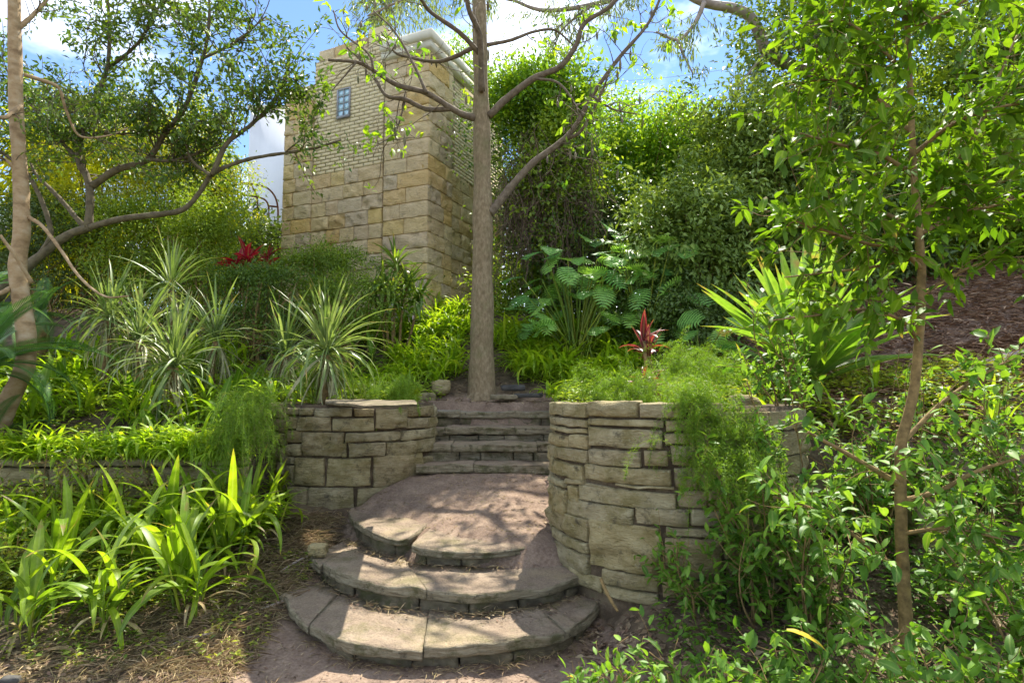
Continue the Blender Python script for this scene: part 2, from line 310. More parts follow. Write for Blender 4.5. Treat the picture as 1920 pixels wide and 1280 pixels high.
M['palmgrass'] = leafmat('palm_grass_leaf', [(0.13, 0.23, 0.015), (0.195, 0.31, 0.0188), (0.273, 0.38, 0.0225), (0.117, 0.2, 0.0188)], 0.5, (1.6, 1.6, 0.5))
M['bank'] = leafmat('bank_grass_leaf', [(0.2278, 0.3587, 0.0176), (0.334, 0.4782, 0.022), (0.1822, 0.3054, 0.0264), (0.425, 0.5047, 0.0352)], 0.5, (1.6, 1.6, 0.6))
M['spiky'] = leafmat('striped_spear_leaf', [(0.0792, 0.146, 0.0311), (0.176, 0.2531, 0.0698), (0.2815, 0.3504, 0.1319), (0.1056, 0.1752, 0.0466)], 0.35, (1.3, 1.3, 0.7))
M['straggle'] = leafmat('faded_spear_leaf', [(0.3, 0.29, 0.15), (0.4, 0.37, 0.22), (0.24, 0.26, 0.1)], 0.3, (1.2, 1.1, 0.8))
M['cycad'] = leafmat('cycad_frond', [(0.0554, 0.1396, 0.0431), (0.0924, 0.1955, 0.047), (0.0647, 0.1676, 0.0314)], 0.3, (1.4, 1.4, 0.7), 0.5, 0.35)
M['flax'] = leafmat('giant_sword_leaf', [(0.138, 0.2645, 0.0287), (0.2185, 0.3565, 0.0517), (0.1725, 0.299, 0.069)], 0.45, (1.4, 1.4, 0.6))
M['monstera'] = leafmat('split_leaf', [(0.1232, 0.3011, 0.0688), (0.219, 0.4301, 0.0918), (0.3558, 0.5806, 0.1071)], 0.35, (1.5, 1.5, 0.7), 0.45, 0.4)
M['dracaena'] = leafmat('strappy_dark_leaf', [(0.078, 0.1575, 0.0281), (0.1365, 0.24, 0.0338), (0.234, 0.33, 0.045)], 0.35)
M['red'] = leafmat('crimson_leaf', [(0.22, 0.01, 0.025), (0.4, 0.015, 0.04), (0.14, 0.012, 0.03)], 0.5, (1.8, .8, .8))
M['maroon'] = leafmat('maroon_leaf', [(0.0936, 0.0208, 0.0351), (0.156, 0.0416, 0.0585), (0.208, 0.0312, 0.0293), (0.104, 0.0468, 0.0585)], 0.4, (1.6, .8, .7))
M['fern'] = leafmat('asparagus_fern', [(0.1112, 0.2185, 0.0142), (0.1729, 0.2945, 0.0214), (0.2346, 0.3515, 0.025)], 0.4, (1.5, 1.5, 0.5), 0.6)
M['weed'] = leafmat('weed_leaf', [(0.1346, 0.2185, 0.0259), (0.2242, 0.322, 0.0345), (0.3588, 0.3795, 0.0518), (0.1047, 0.184, 0.0345)], 0.4)
M['yellow'] = leafmat('yellow_leaf', [(0.6, 0.42, 0.03), (0.66, 0.48, 0.04)], 0.4, (1, 1, .6))
M['pale'] = leafmat('pale_flower', [(0.35, 0.27, 0.24), (0.45, 0.36, 0.34)], 0.3, (1, 1, 1))
M['pod'] = leafmat('seed_pod', [(0.12, 0.09, 0.055), (0.2, 0.16, 0.09), (0.16, 0.17, 0.08)], 0.05, (1, 1, 1), 0.7)
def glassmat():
    m, n, o = newmat('sky_tinted_pane'); p = nd(n, 'ShaderNodeBsdfPrincipled'); p.inputs['Base Color'].default_value = (0.42, 0.62, 0.72, 1)  # pale blue base colour stands in for reflected sky
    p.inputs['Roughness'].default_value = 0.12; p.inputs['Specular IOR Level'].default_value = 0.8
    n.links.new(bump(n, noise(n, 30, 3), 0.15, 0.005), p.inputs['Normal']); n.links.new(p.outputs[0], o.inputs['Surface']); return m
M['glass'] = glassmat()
def groundmat():
    m, n, o = newmat('garden_soil')
    a = nd(n, 'ShaderNodeAttribute', attribute_name='dirt').outputs['Fac']; b = nd(n, 'ShaderNodeAttribute', attribute_name='mulchy').outputs['Fac']
    soil = ramp(n, [(0.3, (0.05, 0.037, 0.025)), (0.5, (0.11, 0.08, 0.05)), (0.62, (0.17, 0.13, 0.08)), (0.75, (0.10, 0.10, 0.04))], noise(n, 7, 8, 0.7))
    path = ramp(n, [(0.28, (0.12, 0.08, 0.052)), (0.5, (0.235, 0.168, 0.112)), (0.72, (0.36, 0.27, 0.18))], noise(n, 5, 9, 0.68))
    path = mixc(n, 0.35, path, ramp(n, [(0.4, (0.1, 0.065, 0.055)), (0.6, (0.3, 0.22, 0.18))], noise(n, 45, 4, 0.7)))
    mul = ramp(n, [(0.3, (0.1, 0.06, 0.04)), (0.55, (0.25, 0.17, 0.12)), (0.72, (0.4, 0.3, 0.22))], noise(n, 22, 6, 0.75))
    nz = noise(n, 9, 5, 0.7)
    ad = nd(n, 'ShaderNodeMath', operation='ADD'); n.links.new(a, ad.inputs[0]); n.links.new(nz, ad.inputs[1])
    fa = ramp(n, [(0.8, (0, 0, 0)), (1.0, (1, 1, 1))], ad.outputs[0])
    c = mixc(n, fa, soil, path); c = mixc(n, b, c, mul)
    p = nd(n, 'ShaderNodeBsdfPrincipled'); p.inputs['Roughness'].default_value = 0.95; p.inputs['Specular IOR Level'].default_value = 0.15
    n.links.new(c, p.inputs['Base Color'])
    b1 = bump(n, noise(n, 60, 5, 0.75), 0.7, 0.012); n.links.new(bump(n, noise(n, 9, 5, 0.6), 0.6, 0.04, b1), p.inputs['Normal'])
    n.links.new(p.outputs[0], o.inputs['Surface']); return m
M['ground'] = groundmat()

# ------------------------------------------------------------------ terrain
LB = (-1.98, 7.55, 1.0); RB = (1.45, 5.4, 1.1)       # the two round retaining walls beside the stairs: x, y, radius
def gz(x, y, detail=True):
    x = np.asarray(x, float); y = np.asarray(y, float); x, y = np.broadcast_arrays(x, y)
    left = 0.22 * np.maximum(0, y - 4.2); right = 0.36 * np.maximum(0, y - 3.5) + 0.10 * np.maximum(0, x - 1.5)
    lo = left * (1 - sstep(-1.9, -1.2, x)) + right * sstep(0.6, 1.15, x)
    lo = np.minimum(lo, 1.3)
    yy = y - 1.15 * np.clip((x - 0.05) / 1.7, -1, 1) ** 2 * (1 - sstep(6.0, 7.0, y))
    zc = np.interp(yy, [3.9, 4.6, 5.0, 5.12, 5.5, 7.0, 8.1, 8.5], [-0.05, 0.08, 0.3, 0.44, 0.525, 0.80, 0.84, 1.6])
    xl = np.interp(y, [4.0, 4.9, 6.2, 6.6, 7.5], [-1.0, -1.3, -1.9, -1.7, -0.95]); xr = np.interp(y, [4.6, 5.4, 8.2], [0.5, 0.5, 0.7])
    cm = sstep(xl - 0.2, xl + 0.25, x) * (1 - sstep(xr - 0.1, xr + 0.3, x)) * sstep(3.8, 4.9, y)
    lo = lo * (1 - cm) + zc * cm
    rise = 0.175 * sstep(4, 9, y) * np.maximum(0, x - 2.0)
    ug = 1.62 + np.minimum(0.6 * np.maximum(0, y - 8.5), 1.6) + 0.04 * np.maximum(0, y - 12) + np.minimum(rise, 2.2)
    ul = 1.1 + 0.34 * np.minimum(y - 6.1, 2.4) + np.minimum(0.55 * np.maximum(0, y - 8.5), 1.4) + 0.04 * np.maximum(0, y - 12)
    k = sstep(-3.4, -2.7, x); up = ul * (1 - k) + ug * k
    up = np.where(x > 2.45, np.minimum(up, 1.1 + 0.8 * np.maximum(y - 5.3, 0)), up)
    b = np.where(x < -2.8, 6.22, 8.15)
    b = np.where(x > 0.62, 5.6, b); b = np.where(x > 2.3, 5.35, b)
    u = y > b
    u = u | ((x - LB[0]) ** 2 + (y - LB[1]) ** 2 < (LB[2] - 0.12) ** 2) | ((x < -1.5) & (y > LB[1]))
    u = u | ((x - RB[0]) ** 2 + (y - RB[1]) ** 2 < (RB[2] - 0.12) ** 2)
    z = np.where(u, np.maximum(up, lo), lo)
    if detail:
        p = np.stack([x.ravel(), y.ravel(), np.zeros(x.size)], 1)
        z = z + (0.022 * fbm(p * 2.1, 3, 4) + 0.008 * fbm(p * 9, 2, 9)).reshape(x.shape)
    return z
def G(x, y): return float(gz(np.array([x]), np.array([y]), False)[0])
def ground_at(px, D):                                  # point of the ground straight below a pixel column at distance D
    x = (px - 960) / F * D; return np.array([x, D, G(x, D)])
xs = np.concatenate([[-400, -150, -60, -30, -18, -12], np.arange(-8.5, 9.51, 0.06), [12, 18, 30, 60, 150, 400]])
ys = np.concatenate([[-200, -60, -20, -8, -3, 0, 1.2], np.arange(2.2, 12.6, 0.06), np.arange(13, 20, 0.6), [22, 26, 32, 45, 80, 160, 400]])
X, Y = np.meshgrid(xs, ys); Z = gz(X, Y); nx_, ny_ = len(xs), len(ys)
i = np.arange(ny_ - 1)[:, None] * nx_ + np.arange(nx_ - 1)[None]
Q = np.stack([i, i + 1, i + nx_ + 1, i + nx_], -1).reshape(-1, 4)
gm = mesh_np('ground', np.stack([X, Y, Z], -1).reshape(-1, 3), Q, M['ground'], None, True)
dirt = ((1 - sstep(4.25, 4.7, Y)) * sstep(-2.6, -1.9, X) * (1 - sstep(0.6, 1.0, X)))
dirt = np.maximum(dirt, sstep(-2.0, -1.3, X) * (1 - sstep(0.55, 0.8, X)) * sstep(4.0, 4.3, Y) * (1 - sstep(8.3, 8.9, Y)))
mul = sstep(3.2, 4.2, X) * sstep(6.2, 6.8, Y)
for nm, arr in (('dirt', dirt), ('mulchy', mul)):
    at = gm.attributes.new(nm, 'FLOAT', 'POINT'); at.data.foreach_set('value', arr.astype(np.float32).ravel())
tag(mob('ground', gm), kind='structure')

# ------------------------------------------------------------------ stone stairs
def slab(outer, inner, zt, th, a0=0.0, a1=1.0, n=14, seed=0, tilt=0.0, rough=0.012):
    """outer / inner: plan polylines; returns a loft with a worn nose"""
    O = catmull(np.c_[np.array(outer), np.zeros(len(outer))], 120)[:, :2]; I = catmull(np.c_[np.array(inner), np.zeros(len(inner))], 120)[:, :2]
    s = np.linspace(a0, a1, n) * 119; ii = np.clip(s.astype(int), 0, 118); t = (s - ii)[:, None]
    O = O[ii] * (1 - t) + O[ii + 1] * t; I = I[ii] * (1 - t) + I[ii + 1] * t
    prof = [(0.0, 0), (0.3, 0), (0.55, 0), (0.78, 0), (0.9, 0), (0.97, -0.003), (0.993, -0.013), (1.0, -0.3 * th), (0.985, -0.5 * th), (1.0, -0.7 * th), (0.975, -0.93 * th), (0.94, -th), (0.5, -th), (0.0, -th)]
    V = []
    for u, dz in prof:
        p = I * (1 - u) + O * u; z = np.full(n, zt + dz) + tilt * (1 - u)
        V.append(np.c_[p, z])
    V = np.stack(V, 1); m = len(prof); P = V.reshape(-1, 3)
    nn = nrmz(O - I); nn = np.repeat(np.c_[nn, np.zeros(n)][:, None], m, 1).reshape(-1, 3)
    us = np.tile([p[0] for p in prof], n); dzs = np.tile([p[1] for p in prof], n)
    side = np.clip((us - 0.9) / 0.1, 0, 1)
    st = vn(np.c_[P[:, 0] * 3, P[:, 1] * 3, P[:, 2] * 45] + seed, seed)
    P = P + nn * (side * (rough * 2.2 * fbm(P * 4 + seed, 3, seed) + rough * 0.75 * st + rough * .7 * fbm(P * 24 + seed, 2, seed)))[:, None]
    P[:, 2] += np.where(dzs > -0.03, 1, 0.6) * rough * 0.75 * fbm(np.c_[P[:, :2] * 4.0, P[:, 2] * 0] + seed, 4, seed + 3)
    i = np.arange(n - 1)[:, None] * m; j = np.arange(m)[None]; k = (j + 1) % m
    Qd = np.stack([i + j, i + k, i + m + k, i + m + j], -1).reshape(-1, 4)
    return P, [Qd, np.array([list(range(m))[::-1]]), np.array([[(n - 1) * m + a for a in range(m)]])]
def toward(A, B, d):
    A = np.asarray(A); B = np.asarray(B); v = B - A; return A + v / np.maximum(np.linalg.norm(v, axis=1, keepdims=True), 1e-6) * d
def rsm(P, n): return catmull(np.c_[np.array(P), np.zeros(len(P))], n)[:, :2]
def plan(pts, z): return np.array([Wz(a, b, z)[:2] for a, b in pts])
def flight(parent, outer, inner, z, th, cuts, zlow, seed, mat='slab', nris=6, tilt=0.0, back=0.1, rough=0.018, rmat='darkstone', recess=0.085):
    O = rsm(outer, 40); I = rsm(inner, 40); I2 = toward(O, I, np.linalg.norm(O - I, axis=1, keepdims=True) + back)
    for a, b in zip(cuts[:-1], cuts[1:]):
        P, Fc = slab(O, I2, z + 0.006 * math.sin(seed * 2.1 + a * 9), th, a + 0.0012, b - 0.0012, max(9, int(10 + 80 * (b - a))), seed, tilt, rough); seed += 1
        part('slab', P, Fc, M[mat], parent, None, False)
    RO = toward(O, I2, recess); RI = toward(O, I2, recess + 0.16); zt = z - th + 0.004
    c = np.linspace(0, 1, nris + 1); c[1:-1] += (rs.random(nris - 1) - 0.5) * 0.5 / nris
    for a, b in zip(c[:-1], c[1:]):
        P, Fc = slab(RO, RI, zt - 0.002 - 0.01 * rs.random(), zt - zlow + 0.03, a + 0.003, b - 0.003, 10, seed, 0, 0.02); seed += 1
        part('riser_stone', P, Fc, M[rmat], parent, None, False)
z1, z2, z3 = 0.16, 0.32, 0.48
low = thing('stone_stairs', 'three broad curved sandstone steps fanning out at the foot of the path', 'stairs', (-0.4, 4.6, 0))
s1o = plan([(524, 1116), (552, 1149), (611, 1184), (668, 1205), (740, 1212), (830, 1214), (917, 1209), (974, 1200), (1040, 1188), (1095, 1160), (1130, 1125)], z1)
s1i = plan([(585, 1090), (610, 1105), (655, 1127), (700, 1142), (760, 1151), (830, 1156), (882, 1157), (940, 1155), (996, 1149), (1060, 1135), (1105, 1112)], z1)
flight(low, s1o, s1i, z1, 0.085, [0, 0.15, 0.46, 0.83, 0.87, 1.0], -0.03, 21, nris=7)
s2o = plan([(576, 1044), (605, 1060), (655, 1083), (738, 1098), (830, 1109), (917, 1110), (1005, 1099), (1062, 1088), (1126, 1066)], z2)
s2i = plan([(642, 1013), (662, 1024), (690, 1037), (735, 1051), (782, 1061), (874, 1069), (961, 1062), (1030, 1048), (1080, 1028)], z2)
flight(low, s2o, s2i, z2, 0.088, [0, 0.11, 0.46, 1.0], z1 - 0.01, 41, nris=7)
s3o = plan([(653, 961), (664, 977), (699, 997), (742, 1007), (766, 1006)], z3 + 0.02); s3i = plan([(660, 950), (690, 948), (725, 951), (770, 962), (812, 978)], z3 + 0.02)
flight(low, s3o, s3i, z3 + 0.02, 0.075, [0, 1.0], z2 - 0.02, 61, nris=3, back=0.02, rough=0.014, recess=0.13)
s4o = plan([(771, 1018), (790, 1025), (852, 1030), (917, 1030), (974, 1023), (1031, 1011), (1066, 998)], z3)
s4i = plan([(826, 979), (850, 975), (885, 968), (930, 962), (975, 960), (1015, 962), (1048, 968)], z3)
flight(low, s4o, s4i, z3, 0.085, [0, 1.0], z2 - 0.02, 71, nris=5, back=0.3, rough=0.012, tilt=0.03)
upr = thing('stone_stairs', 'four narrow stone steps climbing between the two round walls to the tree', 'stairs', (-0.22, 7.4, 0.8))
ups = [(7.0, 872, [0, .36, 1.0]), (7.36, 833, [0, .2, .78, 1.0]), (7.74, 802, [0, .13, .63, 1.0]), (8.1, 771, [0, .22, 1.0])]
zprev = 0.78
for q, (D, yy, cuts) in enumerate(ups):
    zz = W(925, yy, D)[2]; x0, x1 = -1.12, 0.72
    xsn = np.linspace(x0, x1, 9); bow = 0.10 * ((xsn + 0.2) / 0.9) ** 2
    o = np.c_[xsn, D - bow + 0.05]; ii_ = np.c_[xsn, D + (0.62 if q == 3 else 0.42) - bow]
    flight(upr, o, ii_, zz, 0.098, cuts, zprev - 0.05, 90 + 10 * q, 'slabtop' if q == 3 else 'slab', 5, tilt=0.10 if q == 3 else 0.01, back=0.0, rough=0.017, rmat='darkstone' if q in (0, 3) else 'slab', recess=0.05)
    zprev = zz

# ------------------------------------------------------------------ round retaining walls, stone by stone
def cyl_hit(px, py, c):
    d = ray(px, py); ox, oy = -c[0], -c[1]; a = d[0] ** 2 + d[1] ** 2; b = ox * d[0] + oy * d[1]; cc = ox * ox + oy * oy - c[2] ** 2
    disc = b * b - a * cc; t = (-b - math.sqrt(disc)) / a if disc > 0 else -b / a
    p = EYE + d * t; return (math.atan2(p[1] - c[1], p[0] - c[0]) - math.pi / 2) % (2 * math.pi) + math.pi / 2, p[2]
def wall_stone(parent, c, a0, a1, zb, zt, seed, mat='wallstone', depth=0.16, proud=0.0, strata=0.013, rough=0.036):
    R_ = c[2]; w = (a1 - a0) * R_; h = zt - zb
    if w < 0.02 or h < 0.012: return
    P, Q = block(w / 2, depth / 2, h / 2, max(4, min(12, int(w / 0.045))), 2, max(3, min(9, int(h / 0.03))), 0.008, rough if h > 0.09 else 0.012, 0.011, seed, strata)
    an = (a0 + a1) / 2 + P[:, 0] / R_; rr = R_ + P[:, 1] - depth / 2 + proud
    V = np.stack([c[0] + rr * np.cos(an), c[1] + rr * np.sin(an), (zb + zt) / 2 + P[:, 2]], 1)
    part('stone', V, Q, M[mat], parent, None, False)
def stones_px(parent, c, rects, off, sc, seed, gap=0.006):
    for k, (x0, y0, x1, y1) in enumerate(rects):
        x0, x1 = x0 / sc + off[0], x1 / sc + off[0]; y0, y1 = y0 / sc + off[1], y1 / sc + off[1]
        aL, _ = cyl_hit(x0, (y0 + y1) / 2, c); aR, _ = cyl_hit(x1, (y0 + y1) / 2, c); xm = (x0 + x1) / 2
        _, zt = cyl_hit(xm, y0, c); _, zb = cyl_hit(xm, y1, c)
        if aR < aL: aL, aR = aR, aL
        wall_stone(parent, c, aL + gap / c[2], aR - gap / c[2], zb + gap, zt - gap, seed + k, proud=0.012 * (rs.random() - .3))
def courses(parent, c, a0, a1, zb, zt, seed, hmin=0.12, hmax=0.22):
    z = zb
    while z < zt - 0.04:
        h = min(rs.uniform(hmin, hmax), zt - z); a = a0
        while a < a1 - 0.02:
            w = rs.uniform(0.18, 0.45) / c[2]; b = min(a + w, a1)
            if a1 - b < 0.08 / c[2]: b = a1
            wall_stone(parent, c, a + 0.006 / c[2], b - 0.006 / c[2], z + 0.006, z + h - 0.006, seed); seed += 1; a = b
        z += h
def core(parent, c, zb, zt, r):
    an = np.linspace(0, 2 * math.pi, 41)[:-1]; n = 40
    V = np.vstack([np.c_[c[0] + r * np.cos(an), c[1] + r * np.sin(an), np.full(n, z)] for z in (zb, zt)]); j = np.arange(n); k = (j + 1) % n
    part('wall_core', V, [np.stack([j, k, k + n, j + n], 1), np.array([list(range(n, 2 * n))])], M['ground'], parent)
lw = thing('retaining_wall', 'round drystone wall left of the stairs under the pale spiky clump', 'stone wall', (LB[0], LB[1], 0.4))
core(lw, LB, 0.2, 1.62, LB[2] - 0.04)
LS = [(165, 215, 285, 290), (290, 215, 430, 290), (435, 215, 790, 303), (798, 218, 1000, 305), (1303, 200, 1540, 302), (1545, 200, 1640, 300), (1005, 225, 1298, 415),
      (165, 300, 265, 415), (270, 297, 597, 437), (602, 312, 1000, 437), (1302, 306, 1485, 412), (1490, 300, 1600, 400),
      (165, 420, 315, 545), (165, 548, 312, 665), (320, 440, 718, 672), (722, 440, 1240, 532), (1245, 412, 1600, 512),
      (690, 538, 745, 672), (750, 538, 1102, 672), (1108, 514, 1600, 648),
      (165, 668, 238, 742), (165, 745, 238, 935), (242, 678, 530, 945), (553, 680, 962, 945), (985, 652, 1440, 935), (1445, 652, 1600, 860),
      (175, 940, 370, 1230), (376, 955, 808, 1230), (830, 945, 1290, 1170), (1308, 880, 1600, 1130)]
stones_px(lw, LB, LS, (500, 720), 4.922, 300)
aR_, _ = cyl_hit(500 + 1600 / 4.922, 840, LB); aL_, _ = cyl_hit(500 + 165 / 4.922, 840, LB)
courses(lw, LB, aR_, aR_ + 1.1, 0.6, 1.6, 400); courses(lw, LB, aL_ - 1.0, aL_, 0.45, 1.6, 440)
rw = thing('retaining_wall', 'taller round drystone wall right of the stairs with trailing fern', 'stone wall', (RB[0], RB[1], 0.2))
core(rw, RB, -0.1, 1.66, RB[2] - 0.04)
RS = [(130, 98, 345, 180), (350, 88, 632, 185), (637, 95, 900, 192), (905, 95, 1100, 192), (940, 196, 1100, 262), (945, 266, 1100, 332), (965, 336, 1100, 450), (965, 455, 1100, 575), (1015, 580, 1100, 680), (130, 184, 350, 232), (355, 190, 770, 236), (775, 196, 935, 262), (150, 236, 345, 268),
      (130, 272, 248, 340), (251, 272, 352, 356), (357, 240, 765, 352), (770, 266, 940, 332), (130, 344, 352, 420), (358, 357, 648, 450), (652, 357, 800, 452), (805, 336, 960, 450),
      (130, 424, 326, 510), (338, 454, 818, 548), (130, 513, 232, 552), (235, 513, 330, 550), (335, 552, 500, 572), (505, 552, 830, 574), (822, 455, 960, 575), (135, 556, 238, 700), (241, 553, 303, 645),
      (306, 577, 842, 672), (846, 580, 1010, 680), (242, 650, 606, 756), (612, 677, 910, 778), (914, 685, 1100, 780), (150, 704, 355, 832), (362, 760, 752, 1030), (770, 784, 1100, 838),
      (160, 836, 356, 900), (170, 903, 356, 1010), (772, 842, 1100, 1070), (430, 1034, 748, 1120), (440, 1124, 745, 1190), (752, 1074, 1100, 1180), (180, 1014, 425, 1100)]
stones_px(rw, RB, RS, (980, 720), 2.91, 500)
aL_, _ = cyl_hit(980 + 130 / 2.91, 860, RB); aR_, _ = cyl_hit(980 + 1100 / 2.91, 900, RB)
courses(rw, RB, aR_, aR_ + 1.0, 0.1, 1.64, 600); courses(rw, RB, aL_ - 1.1, aL_, 0.4, 1.64, 660)
P, Fc = slab(plan([(610, 752), (680, 757), (782, 756)], 1.68), plan([(612, 747), (690, 750), (778, 750)], 1.68), 1.685, 0.035, 0, 1, 24, 5); part('slate_slab', P, Fc, M['darkstone'], lw)
# low terrace wall behind the left bed, and its twin in the shade on the right
def straight_wall(parent, A, B, zb, zt, seed, hmin=0.12, hmax=0.2, mat='wallstone'):
    A = np.array(A, float); B = np.array(B, float); L = np.linalg.norm(B - A); d = (B - A) / L; nv = np.array([d[1], -d[0]]); z = zb
    while z < zt - 0.03:
        h = min(rs.uniform(hmin, hmax), zt - z); s = 0.0
        while s < L - 0.02:
            w = min(rs.uniform(0.28, 0.75), L - s); P, Q = block(w / 2 - 0.008, 0.1, h / 2 - 0.007, 8, 2, 4, 0.018, 0.025, 0.012, seed, 0.006); seed += 1
            p = A + d * (s + w / 2); off = rs.uniform(-.02, .03)
            V = np.c_[p[0] + d[0] * P[:, 0] + nv[0] * (P[:, 1] + off), p[1] + d[1] * P[:, 0] + nv[1] * (P[:, 1] + off), z + h / 2 + P[:, 2]]
            part('stone', V, Q, M[mat], parent); s += w
        z += h
t = thing('garden_wall', 'low rough stone terrace wall behind the broad-leaved grass on the left', 'stone wall', (-4.6, 6.1, 0.5)); straight_wall(t, (-8.0, 6.12), (-2.75, 6.2), 0.35, 1.1, 700)
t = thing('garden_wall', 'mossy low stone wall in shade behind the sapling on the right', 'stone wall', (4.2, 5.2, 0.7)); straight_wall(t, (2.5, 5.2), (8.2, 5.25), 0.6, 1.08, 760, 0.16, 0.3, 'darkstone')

# ------------------------------------------------------------------ the sandstone tower
TO = np.array([-1.65, 11.0]); dL = np.array([-0.914, 0.4055]); dR = np.array([0.4055, 0.914]); nL, nR = -dR, -dL
def tz(face, px, py):                                    # pixel -> (distance along the face, height)
    d = ray(px, py); n = nL if face == 'L' else nR; u = dL if face == 'L' else dR
    s = np.dot(TO, n) / np.dot(d[:2], n); p = EYE + d * s; return float(np.dot(p[:2] - TO, u)), float(p[2])
def fmap(face, t, out, z):
    n = nL if face == 'L' else nR; u = dL if face == 'L' else dR
    return np.stack([TO[0] + u[0] * t + n[0] * out, TO[1] + u[1] * t + n[1] * out, z], -1)
tower = thing('sandstone_tower', 'tall square sandstone and cream brick tower behind the main tree', 'tower', (TO[0], TO[1], 2.9))
def fblock(face, t0, t1, z0, z1, out, depth=0.12, name='stone_block', mat='tower', seed=0, rough=0.03, r=0.006, n=None, jit=0.003, parent=None):
    nx, nz = n or (max(5, min(12, int((t1 - t0) / 0.045))), max(4, min(8, int((z1 - z0) / 0.042))))
    P, Q = block((t1 - t0) / 2, depth / 2, (z1 - z0) / 2, nx, 1, nz, r, rough, jit, seed, 0.0, 0.02, 13.0, 0.15)
    V = fmap(face, (t0 + t1) / 2 + P[:, 0], out + P[:, 1] - depth / 2, (z0 + z1) / 2 + P[:, 2])
    return part(name, V, Q, M[mat], parent or tower)
zb0 = 2.7; ZS = tz('L', 712, 309)[1]; ztopP = tz('L', 795, 101)[1] - 0.0
zLp = tz('L', 560, 182)[1]; zPan = tz('L', 650, 110)[1]
tA, tB, tC, tD, tE = 0.93, 0.985, 2.80, 3.58, 3.42     # corner pier end, panel start, panel end, left pier end; right face end
def plainbox(face, t0, t1, z0, z1, o0, o1, name, mat, parent=None, smooth=False):
    V = np.array([fmap(face, a, b, c) for a in (t0, t1) for b in (o0, o1) for c in (z0, z1)])
    Qd = np.array([(0, 1, 3, 2), (4, 6, 7, 5), (0, 4, 5, 1), (2, 3, 7, 6), (0, 2, 6, 4), (1, 5, 7, 3)]); return part(name, V, Qd, M[mat], parent or tower)
# solid body behind the facing
c4 = [fmap('L', 0.06, -0.10, 0), fmap('L', tD - 0.03, -0.10, 0)]
bodyV = []; 
for z in (zb0, ztopP + 0.05):
    for (a, b) in ((0.1, 0.1), (tD - 0.05, 0.1), (tD - 0.05, tE), (0.1, tE)):
        p = TO + dL * a + dR * b; bodyV.append((p[0], p[1], z))
part('wall_core', np.array(bodyV), [np.array([(0, 1, 5, 4), (1, 2, 6, 5), (2, 3, 7, 6), (3, 0, 4, 7), (4, 5, 6, 7)])], M['mortar'], tower)
sd = 1000
zc_ = ZS; hc = 0.302; row = 0
rows = []
while zc_ - hc > zb0: rows.append((zc_ - hc, zc_)); zc_ -= hc
def row_cuts(a, b, lo=0.3, hi=0.62):
    out = [a]
    while b - out[-1] > hi: out.append(out[-1] + rs.uniform(lo, hi))
    if b - out[-1] < 0.16 and len(out) > 1: out.pop()
    return out + [b]
g = 0.006
for (a, b) in rows:                                      # lower stone zone
    for face, spans in (('L', ((0.0, tA, 0.10), (tB, tC, 0.05), (tC, tD, 0.09))), ('R', ((0.0, 0.83, 0.10), (0.90, tE, 0.04)))):
        for (s0, s1, o) in spans:
            c = row_cuts(s0, s1)
            for u, v in zip(c[:-1], c[1:]):
                sd += 1; dz = rs.choice([0, 0, 0, 0.012]); fblock(face, u + g - (0.0 if u else 0.1), v - g, a + g, b - g + dz * 0, o, 0.14, seed=sd, rough=0.042 if rs.random() < .8 else 0.016)
hu = 0.33; z = ZS                                        # upper corner and left piers
while z < ztopP - 0.02:
    zt = min(z + hu, ztopP)
    for face, spans in (('L', ((0.0, tA, 0.10), (tC, tD, 0.09))), ('R', ((0.0, 0.83, 0.10),))):
        for (s0, s1, o) in spans:
            if s0 == tC and z > zLp - 0.1: continue
            c = row_cuts(s0, s1, 0.32, 0.7)
            for u, v in zip(c[:-1], c[1:]): sd += 1; fblock(face, u + g - (0.0 if u else 0.1), v - g, z + g, zt - g, o, 0.14, seed=sd, rough=0.036)
    z = zt
fblock('L', tC + 0.05, tD - 0.05, zLp - 0.02, zLp + 0.17, 0.06, 0.2, seed=991, r=0.09)
# recessed brown joints beside the corner pier
plainbox('L', tA - 0.004, tB + 0.002, zb0, ztopP, -0.1, 0.012, 'recessed_joint', 'joint'); plainbox('R', 0.826, 0.902, zb0, ztopP, -0.1, 0.014, 'recessed_joint', 'joint')
